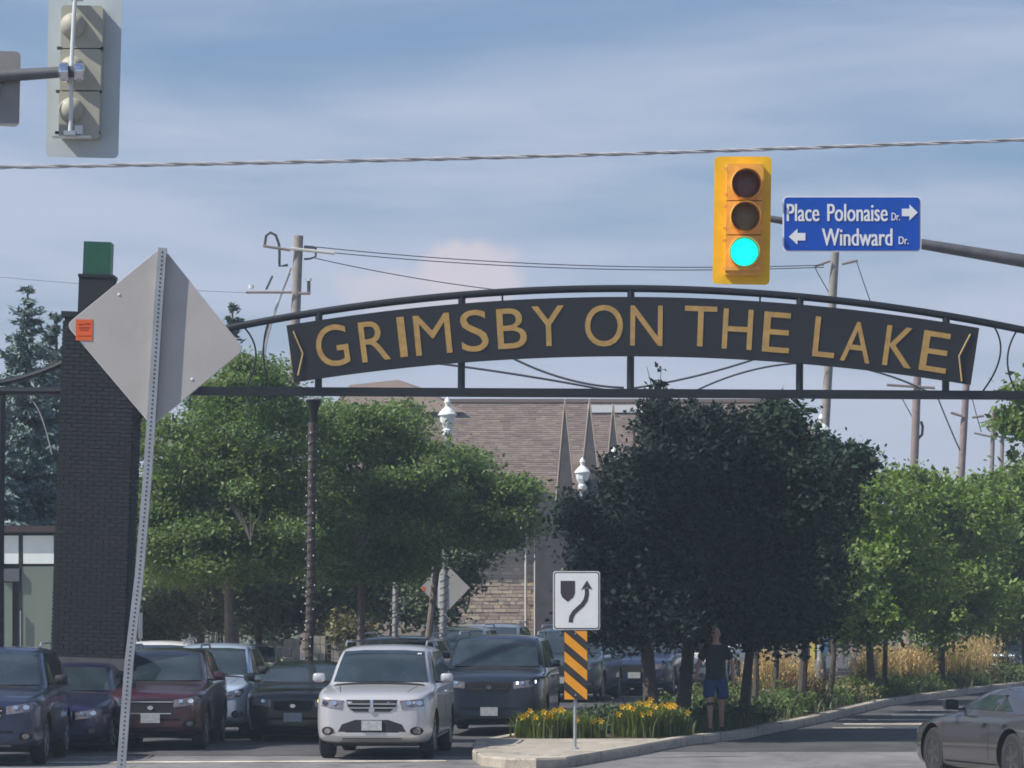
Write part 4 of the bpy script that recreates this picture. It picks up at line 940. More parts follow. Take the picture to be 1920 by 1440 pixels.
# bare twigs showing in the crown
for (px, py, Y, sd_) in ((470, 985, 71.2, 1), (680, 1000, 74.8, 2)):
    mb = MB(); r = random.Random(sd_)
    for k in range(7): e = r.uniform(-42, 42); mb.tube([W(px, py+30, Y), W(px+e*.3, py+r.uniform(-5, 12), Y), W(px+e*.75, py-r.uniform(8, 25), Y), W(px+e, py-r.uniform(26, 55), Y)], [.013, .009, .006, .003], 5)
    o = mb.build('bare_branch', bark_pale, origin=tuple(W(px, py+30, Y))); tag(o, ['dead pale branch fan inside the locust crown by the pillar', 'single dead branch in the locust crown above the silver car'][sd_-1], 'branch')
# far wood behind everything
wood = []
r = np.random.default_rng(5)
for i in range(60):
    px = r.uniform(-100, 800); Y = r.uniform(100, 118); py = r.uniform(960, 1150) if px > 250 else r.uniform(1020, 1150)
    wood.append((W(px, py, Y).x, Y, W(px, py, Y).z, 1.2, 1.2, 1.1))
pts, _ = blob_points(wood, 1500, 60, (.3, .3, .22), 61, .2)
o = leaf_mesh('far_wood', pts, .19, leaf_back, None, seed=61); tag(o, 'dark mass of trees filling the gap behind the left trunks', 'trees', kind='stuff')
wood = []
for i in range(46):
    px = r.uniform(1150, 2050); Y = r.uniform(112, 130); py = r.uniform(1050, 1170)
    wood.append((W(px, py, Y).x, Y, W(px, py, Y).z, 1.3, 1.2, 1.0))
pts, _ = blob_points(wood, 1300, 60, (.3, .3, .22), 62, .2)
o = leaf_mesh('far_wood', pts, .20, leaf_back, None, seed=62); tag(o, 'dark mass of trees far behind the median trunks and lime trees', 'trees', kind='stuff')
# conifers
def spruce(label, px, top, base, Y, wpx, m, seed, n_whorl=26, name='blue_spruce', sweep=.15):
    k = S(Y); gx = W(px, 0, Y).x; zt = W(0, top, Y).z; zb = W(0, base, Y).z; R = wpx*k
    t = thing(name, label, 'tree', (gx, Y, 0.1), 'conifers behind the brick pillar'); r = np.random.default_rng(seed); C = []; D = []
    MB().tube([(gx, Y, 0.1), (gx, Y, zt-.1)], [.2, .02], 8).build('trunk', bark, t, smooth=True)
    mbb = MB()
    for i in range(n_whorl):
        f = (i/n_whorl)**.85; z = zt-(zt-zb)*f-.1; rad = R*(.10+.9*f)*r.uniform(.75, 1.15); nb = int(5+6*f)
        for j in range(nb):
            a = r.uniform(0, 2*PI); d = np.array([math.cos(a), math.sin(a), -sweep-.1*f]); L = rad*r.uniform(.7, 1.1)
            ns = max(12, int(L*105))
            u = r.uniform(.15, 1, ns)[:, None]; tip = np.array([0, 0, .25*L])*u**2
            side = np.cross(d, [0, 0, 1]); w = (r.normal(size=(ns, 1))*.16*L*np.sin(np.clip(u, 0, 1)*PI*.85+.25))
            c = np.array([gx, Y, z])+d*L*u+tip+side*w+r.normal(size=(ns, 3))*.045
            C.append(c); D.append(np.repeat([d*1.0+[0, 0, .25]], ns, 0)+side*np.sign(w)*.6)
            mbb.tube([(gx, Y, z), tuple(np.array([gx, Y, z])+d*L*.8+np.array([0, 0, .16*L]))], [.02, .006], 4, cap=False)
    mbb.build('branches', bark, t)['kind'] = 'stuff'
    leaf_mesh('crown', np.concatenate(C), .18, m, t, aspect=.32, up=.1, seed=seed, dirs=np.concatenate(D))
spruce('blue spruce with the tallest pointed tip left of the pillar', 52, 535, 1010, 84.0, 150, needle, 71, 34)
spruce('second conifer with upright tips tucked against the pillar', 106, 590, 1000, 90.0, 110, needle_dk, 72, 26, sweep=-.35)
spruce('small spruce whose tip shows right of the diamond sign corner', 436, 570, 900, 95.0, 95, needle_dk, 73, 22)
spruce('spruce at the far left edge behind the storefront', -40, 640, 1010, 82.0, 130, needle, 74, 26)
spruce('low bluish spruce hidden behind the diamond sign', 370, 650, 1000, 92.0, 110, needle, 75, 22)
# dry shrubs behind the maroon car
for k, (px, py, rx, ry, m, lab) in enumerate(((330, 1150, 60, 55, shrub_brown, 'dry brownish shrub behind the maroon car roof'), (290, 1180, 40, 40, shrub_brown, 'low brown shrub touching the perforated post'), (395, 1130, 45, 60, shrub_brown, 'yellow brown shrub left of the shaded trunks'),
                                          (420, 1060, 30, 40, shrub_m, 'bright green sapling in front of the shaded trees'), (640, 1190, 70, 30, shrub_brown, 'thin dry hedge behind the silver car'))):
    Y = 84+k*.6; kk = S(Y); p = W(px, py, Y); t = thing('shrub', lab, 'shrub', (p.x, Y, 0.1), 'shrubs behind the parked cars')
    pts, _ = blob_points([(p.x, Y, p.z, rx*kk, rx*kk, ry*kk)], 90, 55, (.12, .12, .16), 80+k, .2); leaf_mesh('foliage', pts, .12, m, t, aspect=.4, seed=80+k)
    mb = MB(); rr_ = random.Random(k)
    for i in range(9): mb.tube([(p.x, Y, .1), (p.x+rr_.uniform(-1, 1)*rx*kk*.7, Y-.2, p.z+rr_.uniform(-.2, .9)*ry*kk)], [.02, .006], 4)
    mb.build('stems', bark_pale, t)
# low garden walls between the trunks
for (x0, x1, y0, lab) in ((533, 562, 1198, 'pale low garden wall piece left of the wrapped post'), (585, 622, 1192, 'pale low garden wall piece right of the wrapped post'), (610, 650, 1183, 'taller pale planter box behind the silver car')):
    a, c_ = W(x0, 0, 86), W(x1, 0, 86); z = W(0, y0, 86).z
    o = MB(); 
    rows_ = max(3, int(z/.2))
    for r_ in range(rows_):
        x = a.x
        while x < c_.x-.02: w = min(random.uniform(.12, .25), c_.x-x); o.box((x+w/2, 86, (r_+.5)*z/rows_), (w-.012, .3, z/rows_-.012)); x += w
    tag(o.build('garden_wall', stone_lo, origin=((a.x+c_.x)/2, 86, 0)), lab, 'wall')
# ------------------------------------------------------------------ planting on the median
def blade_mesh(name, roots, h, spread, m, parent, width=.012, seed=0, bend=.5, segs=3):
    """arching grass or strap leaves, one per root"""
    r = np.random.default_rng(seed+3); n = len(roots); a = r.uniform(0, 2*PI, n); H = h*r.uniform(.6, 1.1, n); Sx = spread*r.uniform(.3, 1.1, n)
    d = np.stack([np.cos(a), np.sin(a), np.zeros(n)], 1); sd = np.stack([-np.sin(a), np.cos(a), np.zeros(n)], 1)
    rows = []
    for k in range(segs+1):
        t = k/segs; z = H*(t*(1+bend)-bend*t*t*1.0)*(1 if bend < .9 else 1); c = roots+d*(Sx*t**1.6)[:, None]+np.stack([0*H, 0*H, z], 1)
        w = width*(1-.85*t)*.5; rows += [c-sd*w, c+sd*w]
    v = np.stack(rows, 1); nv = 2*(segs+1); loc = np.array(parent.location) if parent is not None else np.zeros(3); v = v.reshape(-1, 3)-loc
    me = bpy.data.meshes.new(name); me.vertices.add(len(v)); me.vertices.foreach_set('co', v.astype(np.float32).ravel())
    q = np.array([[2*k, 2*k+1, 2*k+3, 2*k+2] for k in range(segs)]); idx = (np.arange(n)[:, None, None]*nv+q[None]).reshape(-1)
    me.loops.add(len(idx)); me.loops.foreach_set('vertex_index', idx.astype(np.int32)); nf = n*segs
    me.polygons.add(nf); me.polygons.foreach_set('loop_start', np.arange(0, 4*nf, 4, dtype=np.int32)); me.polygons.foreach_set('loop_total', np.full(nf, 4, dtype=np.int32))
    me.update(); me.validate(); me.materials.append(m)
    o = bpy.data.objects.new(name, me); COL.objects.link(o)
    if parent is not None: o.parent = parent
    return o, roots+d*Sx[:, None]+np.stack([0*H, 0*H, H], 1)
def lily(x, y, lab, seed, rad=.30, nfl=4, h=.42):
    t = thing('daylily_clump', lab, 'plant', (x, y, .145), 'yellow daylilies on the median'); r = np.random.default_rng(seed)
    roots = np.stack([x+r.normal(size=260)*rad*.45, y+r.normal(size=260)*rad*.45, np.full(260, .145)], 1)
    blade_mesh('leaves', roots, h, .34, lily_leaf, t, .026, seed, 1.0, 4)
    for k in range(nfl):
        c = Vector((x+r.uniform(-1, 1)*rad, y-.1+r.uniform(-.5, .2)*rad, .145+h*r.uniform(.75, 1.15)))
        mb = MB()
        for j in range(6):
            a = j*PI/3+r.uniform(-.2, .2); dd = Vector((math.cos(a), -.35, math.sin(a))).normalized(); ss = dd.cross(Vector((0, 1, 0))).normalized()
            mb.add([c, c+dd*.035+ss*.016, c+dd*.068+Vector((0, -.012, 0)), c+dd*.035-ss*.016], [(0, 1, 2, 3)])
        mb.tube([c, (c.x+r.uniform(-.04, .04), c.y+.05, .2)], .004, 4, mi=1)
        mb.build('flower', [lily_flower, lily_leaf], t)
    return t
lilies = [(0.30, 62.6, 'first, leftmost, under the dark estate car'), (0.62, 62.3, 'second from the left with two open flowers'), (0.95, 62.7, 'left of the marker post with a bright flower'), (1.25, 62.3, 'right behind the marker post'),
          (0.75, 63.4, 'behind the left group, mostly leaves'), (1.95, 62.9, 'first of the right group'), (2.2, 62.6, 'front of the right group with tall flowers'), (2.5, 63.0, 'middle of the right group'), (2.75, 63.3, 'right end beside the person legs'), (2.35, 63.8, 'back of the right group')]
for k, (x, y, lab) in enumerate(lilies):
    lily(x, y, 'yellow daylily clump '+lab, 200+k, .26, [4, 5, 5, 3, 2, 4, 6, 6, 4, 3][k], [.40, .44, .44, .36, .42, .46, .50, .50, .46, .52][k])
# low mixed shrubs along the right side of the median
r = np.random.default_rng(9)
def kerbx(Y):
    ys = [p[1] for p in med_right]; xs_ = [p[0] for p in med_right]; return float(np.interp(Y, ys, xs_))
def leftx(Y): return float(np.interp(Y, [p[1] for p in med_left], [p[0] for p in med_left]))
k = 0
spots = [(Y, u) for Y in np.arange(65.0, 112, 2.1) for u in ((.30, .82) if Y < 90 else (.6, .9))]
ORD = 'first second third fourth fifth sixth seventh eighth ninth tenth eleventh twelfth thirteenth fourteenth fifteenth sixteenth seventeenth eighteenth nineteenth twentieth twenty-first twenty-second twenty-third twenty-fourth twenty-fifth twenty-sixth twenty-seventh twenty-eighth twenty-ninth thirtieth thirty-first thirty-second thirty-third thirty-fourth thirty-fifth thirty-sixth thirty-seventh'.split(); cnt = {True: 0, False: 0}
plain = ['deep green', 'olive green', 'reddish green', 'mid green']
for (Y, u) in spots:
    if 62 < Y < 66.5 and u > .5: continue
    xk, xl_ = kerbx(Y)-.45, leftx(Y)+.4; x = xl_+(xk-xl_)*u+r.uniform(-.15, .15)
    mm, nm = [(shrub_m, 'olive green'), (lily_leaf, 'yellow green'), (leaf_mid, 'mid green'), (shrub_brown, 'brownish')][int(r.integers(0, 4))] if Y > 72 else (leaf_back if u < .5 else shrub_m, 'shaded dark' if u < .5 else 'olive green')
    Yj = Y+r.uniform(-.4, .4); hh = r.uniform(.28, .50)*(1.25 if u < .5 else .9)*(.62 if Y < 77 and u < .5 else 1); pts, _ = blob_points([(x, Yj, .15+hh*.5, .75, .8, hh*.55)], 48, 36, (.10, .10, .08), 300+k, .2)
    t = thing('shrub', f'{nm} low shrub, {ORD[cnt[u > .5]]} from the nose in the '+('kerbside row' if u > .5 else 'inner row')+' of the median', 'shrub', (x, Yj, .14), 'low shrubs along the median')
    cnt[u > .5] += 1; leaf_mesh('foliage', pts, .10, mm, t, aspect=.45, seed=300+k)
    mb = MB()
    for i in range(4): mb.tube([(x, Yj, .12), (x+r.uniform(-.4, .4), Yj+r.uniform(-.3, .3), .15+hh*.8)], [.012, .005], 4)
    mb.build('stems', bark, t); k += 1
# extra ground cover
roots = []
for i in range(9000):
    Y = r.uniform(63.5, 110); xk, xl_ = kerbx(Y)-.30, leftx(Y)+.3
    if Y < 66.5 and False: continue
    roots.append((r.uniform(xl_, xk), Y, .14))
o, _ = blade_mesh('ground_cover', np.array(roots), .30, .20, shrub_m, None, .03, 77, .9, 3); tag(o, 'grassy ground cover between the median shrubs', 'ground cover', kind='stuff')
# golden ornamental grasses
def plume(x, y, lab, seed, h=1.25, n=150, red=False):
    t = thing('ornamental_grass', lab, 'grass clump', (x, y, .14), 'golden feather grasses on the median'); r2 = np.random.default_rng(seed)
    roots = np.stack([x+r2.normal(size=n)*.13, y+r2.normal(size=n)*.13, np.full(n, .14)], 1)
    o, tips = blade_mesh('stems', roots, h, .42, grass_stem, t, .012, seed, .25, 3)
    P_, D_ = [], []
    for q in tips[::1]:
        for j in range(6): P_.append(q+np.array([r2.normal()*.015, r2.normal()*.015, -j*.05+r2.normal()*.01]))
    leaf_mesh('plumes', np.array(P_), .075, red_leaf if red else grass_gold, t, aspect=.28, up=0, seed=seed, dirs=np.repeat([[0.1, 0, 1.0]], len(P_), 0))
gp = []
for px in range(1624, 1850, 15): gp.append((px+r.uniform(-4, 4), 88+(px-1624)*14/226+r.uniform(-1.2, 1.2), r.uniform(.95, 1.25)))
for px in (1425, 1437, 1446, 1470, 1500): gp.append((px, 80+r.uniform(-1, 1), r.uniform(1.0, 1.25)))
for i, (px, Y, h) in enumerate(gp):
    wr = ['leftmost of the long golden drift', 'beside a dark trunk in the golden drift', 'left part of the golden drift', 'middle of the golden drift', 'right part of the golden drift, in full sun'][min(4, i//3)] if px > 1600 else 'among the trunks beside the pink panel'
    plume(W(px, 0, Y).x, Y, f'golden feather grass clump, {wr}', 400+i, h)
plume(W(1512, 0, 78).x, 78, 'reddish grass clump right of the middle trunks', 460, .75, 120, True)

# ------------------------------------------------------------------ cars
def lerp(a, b, t): return a+(b-a)*t
def interp(y, ks): return float(np.interp(y, [k[0] for k in ks], [k[1] for k in ks]))
def make_car(name, label, cat, front_px, Y, a_deg, col, spec, group='cars queueing on the oncoming side', front_xyz=None, detail=2, paint_name=None, yaw=None, **kw):
    L, Wd, H = spec['L'], spec['W'], spec['H']; hz, bz = spec['hood'], spec['belt']; ws0, ws1 = spec['ws0'], spec['ws1']; r1, r0 = spec['r1'], spec['r0']; deck = spec['deck']; gr = spec.get('gw', .76)
    clr = spec.get('clr', .24)
    pm = paint(paint_name or name+label[:6].replace(' ', ''), col, kw.get('metal', .35), kw.get('rough', .28))
    th = -math.radians(a_deg) if yaw is None else yaw
    if yaw is None:
        F = Vector((W(front_px, 0, Y).x, Y, 0)); base = F+Matrix.Rotation(th, 3, 'Z') @ Vector((0, L/2, 0))
    else: base = Vector(front_xyz)
    t = thing(name, label, cat, tuple(base), group, th)
    y0 = -L/2
    sts = sorted(set([0, .05, .16, .38, .7, 1.05, ws0-.18, ws0, lerp(ws0, ws1, .33), lerp(ws0, ws1, .66), ws1, ws1+.3, lerp(ws1, r1, .5), r1-.2, r1, lerp(r1, r0, .5), r0, L-.32, L-.12, L-.03, L]))
    if deck is not None and L-r0 > .4: sts = sorted(set(sts+[r0+.15]))
    wk = [(0, .70), (.05, .80), (.16, .895), (.38, .965), (.7, .995), (1.2, 1), (L-.7, 1), (L-.32, .97), (L-.12, .91), (L-.03, .82), (L, .74)]
    zlk = [(0, clr+.13), (.05, clr+.07), (.16, clr+.02), (.5, clr-.02), (L-.5, clr), (L-.1, clr+.10), (L, clr+.18)]
    nose = hz-spec.get('drop', .16)
    dk = deck if deck is not None else bz
    zbk = [(0, nose-.10), (.05, nose-.03), (.16, nose+.02), (.5, lerp(nose, hz, .55)), (ws0, hz), (ws1, bz-.02), (r0, bz), (L-.12, min(dk, bz)-.02), (L, min(dk, bz)-.12)]
    def roof(y):
        if y <= ws0: return None
        ks = [(ws0, hz+.03), (lerp(ws0, ws1, .33), lerp(hz, H, .38)), (lerp(ws0, ws1, .66), lerp(hz, H, .74)), (ws1, H-.035), (ws1+.3, H-.008), (lerp(ws1, r1, .5), H), (r1, H-.05), (lerp(r1, r0, .5), lerp(H-.05, dk, .46)), (r0, dk+.03)]
        return interp(y, ks) if y < r0 else None
    secs = []
    for y in sts:
        w = Wd/2*interp(y, wk); zl = interp(y, zlk); zb = interp(y, zbk); rf = roof(y)
        half = [(0, zl), (.72*w, zl), (.93*w, zl+.03), (.995*w, zl+.13), (1.0*w, lerp(zl, zb, .55)), (.985*w, zb-.07), (.955*w, zb-.01)]
        if rf is None or rf < zb+.06:
            cr = spec.get('crown', .035)
            half += [(.88*w, zb+.012), (.74*w, zb+cr*.5), (.55*w, zb+cr*.8), (.3*w, zb+cr), (0, zb+cr*1.05)]
        else:
            gt = Wd/2*lerp(.86, gr, min(1, (rf-zb)/max(.01, H-zb)))
            half += [(.905*w, zb+.015), (lerp(.89*w, gt, .55), lerp(zb, rf, .55)), (gt, rf-.07*min(1, (rf-zb)/.3)), (gt*.88, rf-.012), (0, rf+.018)]
        secs.append((y, half))
    nh = 12; V = []; Fc = []
    for y, half in secs:
        for (x, z) in half: V.append((x, y0+y, z))
        for (x, z) in reversed(half[1:-1]): V.append((-x, y0+y, z))
    nr = 2*nh-2; ns = len(secs)
    for i in range(ns-1):
        for j in range(nr): Fc.append((i*nr+j, i*nr+(j+1) % nr, (i+1)*nr+(j+1) % nr, (i+1)*nr+j))
    def mir(j): return (nr-j) % nr
    for base_i, rev in ((0, False), ((ns-1)*nr, True)):
        for j in range(nh-1):
            q = [base_i+j, base_i+j+1, base_i+mir(j+1), base_i+mir(j)]; q2 = []
            for x in q:
                if x not in q2: q2.append(x)
            if rev: q2.reverse()
            if len(q2) > 2: Fc.append(tuple(q2))
    me = bpy.data.meshes.new('body'); me.from_pydata(V, [], Fc); bm = bmesh.new(); bm.from_mesh(me); bmesh.ops.recalc_face_normals(bm, faces=bm.faces); bm.to_mesh(me); bm.free()
    me.materials.append(pm); me.materials.append(trim_black)
    o = bpy.data.objects.new('body', me); COL.objects.link(o)
    sb = o.modifiers.new('s', 'SUBSURF'); sb.levels = 2; sb.render_levels = 2
    # wheel wells
    wr = spec.get('wr', .35); wy = [y0+spec.get('fo', .92), y0+L-spec.get('ro', .95)]
    cut = MB()
    for yy in wy:
        for sx in (-1, 1): cut.lathe((sx*(Wd/2-.12), yy, wr+.01), [(wr+.055, -.19), (wr+.055, .3 if sx > 0 else .3)] if sx > 0 else [(wr+.055, -.3), (wr+.055, .19)], 28, 'x', mi=0)
    co = cut.build('cutter', [trim_black]); 
    bo = o.modifiers.new('b', 'BOOLEAN'); bo.object = co; bo.operation = 'DIFFERENCE'; bo.solver = 'EXACT'; bo.material_mode = 'TRANSFER'
    bpy.context.view_layer.update(); dg = bpy.context.evaluated_depsgraph_get(); ev = o.evaluated_get(dg)
    nm = bpy.data.meshes.new_from_object(ev); o.modifiers.clear(); o.data = nm; bpy.data.objects.remove(co)
    nm.polygons.foreach_set('use_smooth', [True]*len(nm.polygons)); nm.set_sharp_from_angle(angle=math.radians(38)); nm.name = 'body'
    o.parent = t
    bm = bmesh.new(); bm.from_mesh(nm); tree_ = BVHTree.FromBMesh(bm); bm.free()
    def patch(nm_, poly, m, view='front', off=.008, par=None, cell=.07, mind=None):
        """poly in the plane seen from front (x,z), side (y,z; y counted from the nose) or rear, pressed onto the body"""
        par = par or t
        us = [p[0] for p in poly]; vs_ = [p[1] for p in poly]; out = MB()
        nu = max(1, int((max(us)-min(us))/cell)); nv_ = max(1, int((max(vs_)-min(vs_))/cell))
        bm = bmesh.new(); vv = [bm.verts.new((u, v, 0)) for u, v in poly]; bm.faces.new(vv)
        for i in range(1, nu):
            c = min(us)+(max(us)-min(us))*i/nu; bmesh.ops.bisect_plane(bm, geom=bm.verts[:]+bm.edges[:]+bm.faces[:], plane_co=(c, 0, 0), plane_no=(1, 0, 0))
        for i in range(1, nv_):
            c = min(vs_)+(max(vs_)-min(vs_))*i/nv_; bmesh.ops.bisect_plane(bm, geom=bm.verts[:]+bm.edges[:]+bm.faces[:], plane_co=(0, c, 0), plane_no=(0, 1, 0))
        bm.verts.ensure_lookup_table(); Pn = []; ok = True
        for v in bm.verts:
            u, w2 = v.co.x, v.co.y
            if view == 'front': org, d = Vector((u, y0-2, w2)), Vector((0, 1, 0))
            elif view == 'rear': org, d = Vector((u, -y0+2, w2)), Vector((0, -1, 0))
            elif view == 'left': org, d = Vector((3, y0+u, w2)), Vector((-1, 0, 0))
            elif view == 'top': org, d = Vector((u, y0+w2, 4)), Vector((0, 0, -1))
            else: org, d = Vector((-3, y0+u, w2)), Vector((1, 0, 0))
            h = tree_.ray_cast(org, d)
            Pn.append(h[0]-d*off+h[1]*off*.5 if h[0] is not None else None)
        good = [p for p in Pn if p is not None]
        if not good: bm.free(); return None
        for i, p in enumerate(Pn):
            if p is None: Pn[i] = min(good, key=lambda g: (g-Vector((bm.verts[i].co.x if view in ('front', 'rear', 'top') else g.x, g.y if view in ('front', 'rear') else y0+(bm.verts[i].co.x if view in ('left', 'right') else bm.verts[i].co.y), bm.verts[i].co.y if view != 'top' else g.z))).length)
        for i, v in enumerate(bm.verts): v.co = Pn[i]; 
        nrm = {'front': Vector((0, 1, 0)), 'rear': Vector((0, -1, 0)), 'left': Vector((-1, 0, 0)), 'right': Vector((1, 0, 0)), 'top': Vector((0, 0, -1))}[view]
        ret = bmesh.ops.extrude_face_region(bm, geom=bm.faces[:]); 
        for g in ret['geom']:
            if isinstance(g, bmesh.types.BMVert): g.co += nrm*(off+.012)
        bmesh.ops.recalc_face_normals(bm, faces=bm.faces)
        me2 = bpy.data.meshes.new(nm_); bm.to_mesh(me2); bm.free(); me2.materials.append(m)
        me2.polygons.foreach_set('use_smooth', [True]*len(me2.polygons)); me2.set_sharp_from_angle(angle=math.radians(30))
        ob = bpy.data.objects.new(nm_, me2); COL.objects.link(ob); ob.parent = par; return ob
    hw = Wd/2
    # glass
    zb_w = hz+.075; zt_w = H-.105
    wb, wt = hw*.80, hw*(gr-.075)
    g_ = patch('windshield', [(-wb, zb_w), (wb, zb_w), (lerp(wb, wt, .6), lerp(zb_w, zt_w, .62)), (wt, zt_w), (wt*.5, zt_w+.02), (-wt*.5, zt_w+.02), (-wt, zt_w), (-lerp(wb, wt, .6), lerp(zb_w, zt_w, .62))], glass_dark, 'front', .014, cell=.08)
    if spec.get('deck') is not None or True:
        zr = (dk+.09) if deck is not None else bz+.07
        patch('rear_window', [(-hw*.74, zr), (hw*.74, zr), (hw*(gr-.1), H-.13), (-hw*(gr-.1), H-.13)], glass_side, 'rear', .006, cell=.12)
    yA = lerp(ws0, ws1, .42); yB = lerp(r1, r0, .45); mid_ = spec.get('bp', lerp(ws0, r0, .52)); zs = bz+.045; ztp = H-.115
    gside = kw.get('side_glass', glass_side)
    for view in ('left', 'right'):
        for (a, b_, c_, d_) in ((yA+.12, mid_-.04, ws1+.12, mid_-.04), (mid_+.04, spec.get('cp', yB), mid_+.04, min(spec.get('cp', yB), r1-.05))):
            if b_-a > .3: patch('side_window', [(a, zs), (b_, zs), (d_, ztp), (max(c_, a), ztp)], gside, view, .006, cell=.14)
        if spec.get('cp') and yB-spec['cp'] > .35: patch('side_window', [(spec['cp']+.08, zs), (yB, zs), (min(yB-.05, r1), ztp), (spec['cp']+.08, ztp)], gside, view, .006, cell=.14)
        if detail > 1:
            for yy in (ws0+.02, mid_, spec.get('cp', L-1.1)): patch('door_seam', [(yy-.006, clr+.18), (yy+.006, clr+.18), (yy+.006, bz-.03), (yy-.006, bz-.03)], trim_black, view, .0015, cell=.1)
            for yy in (mid_-.24, spec.get('cp', L-1.1)-.22): patch('door_handle', [(yy, bz-.16), (yy+.17, bz-.16), (yy+.17, bz-.13), (yy, bz-.13)], pm if not kw.get('chrome_handle') else chrome, view, .03, cell=.2)
        patch('sill_trim', [(wy[0]-y0+wr+.08, clr+.02), (wy[1]-y0-wr-.08, clr+.02), (wy[1]-y0-wr-.08, clr+.12), (wy[0]-y0+wr+.08, clr+.12)], trim_black, view, .008, cell=.3)
    # lamps, grille, intake, plate
    fz = nose-.10
    fl = kw.get('face', {})
    hl = fl.get('head', [(.44, fz-.10), (.80, fz-.06), (.90, fz+.05), (.86, fz+.085), (.62, fz+.04), (.44, fz+.02)])
    gl = fl.get('grille', [(-.40, fz+.01), (.40, fz+.01), (.36, fz-.17), (-.36, fz-.17)])
    it = fl.get('intake', [(-.55, clr+.28), (.55, clr+.28), (.62, clr+.08), (-.62, clr+.08)])
    for s in (-1, 1):
        poly = [(s*u*hw, z) for u, z in hl];
        if s < 0: poly.reverse()
        lm = kw.get('lampR' if s > 0 else 'lampL', lamp_clear)
        h_ = patch('headlight', poly, lm if lm is not lamp_yel and lm is not lamp_lit else lamp_clear, 'front', .008, cell=.08)
        if h_ is not None and detail > 1:
            us = [p[0] for p in poly]; uz = [p[1] for p in poly]; cu_, cz_ = sum(us)/len(us), sum(uz)/len(uz)
            for dx, rr in ((-.08, .038), (.07, .045)):
                pl = [(cu_+dx*s+rr*math.cos(q*PI/5), cz_-.0+rr*.8*math.sin(q*PI/5)) for q in range(10)]
                patch('lamp_bowl', pl, chrome, 'front', .013, par=h_, cell=.2)
        if h_ is not None and (lm is lamp_yel or lm is lamp_lit):
            u0, u1 = min(u for u, z in hl), max(u for u, z in hl); zc_ = sum(z for u, z in hl)/len(hl)
            pl = [(s*(u0+.05)*hw, zc_-.03), (s*(u1-.06)*hw, zc_-.01), (s*(u1-.06)*hw, zc_+.045), (s*(u0+.05)*hw, zc_+.02)]
            if s < 0: pl.reverse()
            patch('running_lamp', pl, lm, 'front', .016, par=h_, cell=.2)
    gm = patch('grille', [(u*hw, z) for u, z in gl], trim_black, 'front', .007, cell=.1)
    gu = max(u for u, z in gl)*hw; gz1, gz0 = max(z for u, z in gl), min(z for u, z in gl)
    if gm is not None and detail > 1:
        bm_ = kw.get('bar', chrome)
        for q in fl.get('bars', (.3, .7)):
            zz = lerp(gz0, gz1, q); ww = gu*lerp(.86, .97, q); patch('grille_bar', [(-ww, zz-.009), (ww, zz-.009), (ww, zz+.009), (-ww, zz+.009)], bm_, 'front', .012, par=gm, cell=.15)
        if fl.get('cross'):
            patch('grille_bar', [(-.022, gz0), (.022, gz0), (.022, gz1), (-.022, gz1)], bm_, 'front', .014, par=gm, cell=.1)
        patch('badge', [(.05*math.cos(q*PI/4), lerp(gz0, gz1, fl.get('bz', .5))+.035*math.sin(q*PI/4)) for q in range(8)], chrome, 'front', .018, par=gm, cell=.2)
    patch('intake', [(u*hw, z) for u, z in it], trim_black, 'front', .006, cell=.12)
    for s in (-1, 1):
        if fl.get('fog', True):
            c0 = s*hw*.74; patch('fog_lamp', [(c0+.10*math.cos(q*PI/5), clr+.20+.065*math.sin(q*PI/5)) for q in range(10)], trim_black, 'front', .009, cell=.1)
            patch('fog_lens', [(c0+.05*math.cos(q*PI/5), clr+.20+.04*math.sin(q*PI/5)) for q in range(10)], lamp_clear, 'front', .014, cell=.1)
    lip = patch('lower_lip', [(-hw*.5, clr+.045), (hw*.5, clr+.045), (hw*.5, clr+.08), (-hw*.5, clr+.08)], kw.get('lip', galv), 'front', .012, cell=.2) if kw.get('lip') else None
    pz = clr+fl.get('pz', .26)
    plt = patch('licence_plate', [(-.155, pz-.05), (.155, pz-.05), (.155, pz+.10), (-.155, pz+.10)], plate_m, 'front', .022, cell=.4)
    if detail > 1:
        for s in (-1, 1):
            pl = [(s*hw*.50, y_*1.0) for y_ in (.30, ws0-.1)]
            patch('hood_crease', [(s*hw*.56-.006, .30), (s*hw*.56+.006, .30), (s*hw*.66+.006, ws0-.12), (s*hw*.66-.006, ws0-.12)], trim_black, 'top', .0012, cell=.2)
        patch('cowl', [(-hw*.78, ws0-.06), (hw*.78, ws0-.06), (hw*.74, ws0+.02), (-hw*.74, ws0+.02)], trim_black, 'top', .004, cell=.15)
        for s in (-1, 1):
            mb = MB(); zb2 = hz+.09
            patch('wiper', [(s*.05+.0, zb2), (s*.05+.5, zb2+.05), (s*.05+.5, zb2+.062), (s*.05, zb2+.02)] if s > 0 else [(-.55, zb2), (-.05, zb2+.05), (-.05, zb2+.062), (-.55, zb2+.02)], trim_black, 'front', .012, cell=.15)
    # mirrors
    for s in (-1, 1):
        mz = bz+.10; my = y0+lerp(ws0, ws1, .55); mx = s*(hw*.955+.13)
        mb = MB(); mb.lathe((mx, my, mz), [(.035, -.075), (.078, -.05), (.092, 0.0), (.088, .05), (.06, .06)], 14, 'y')
        for i, v in enumerate(mb.v):
            ux, uz = v[0]-mx, v[2]-mz; rr = math.hypot(ux, uz)
            if rr > 1e-6: ux, uz = rr*math.copysign(abs(ux/rr)**.55, ux), rr*math.copysign(abs(uz/rr)**.55, uz)
            mb.v[i] = (mx+ux*1.12, v[1], mz+uz*.82)
        mo = mb.build('mirror', kw.get('mirror', pm), t, world=False, smooth=True)
        MB().box((s*(hw*.93+.02), my+.02, mz-.065), (.16, .05, .03)).build('mirror_arm', trim_black, mo, world=False)
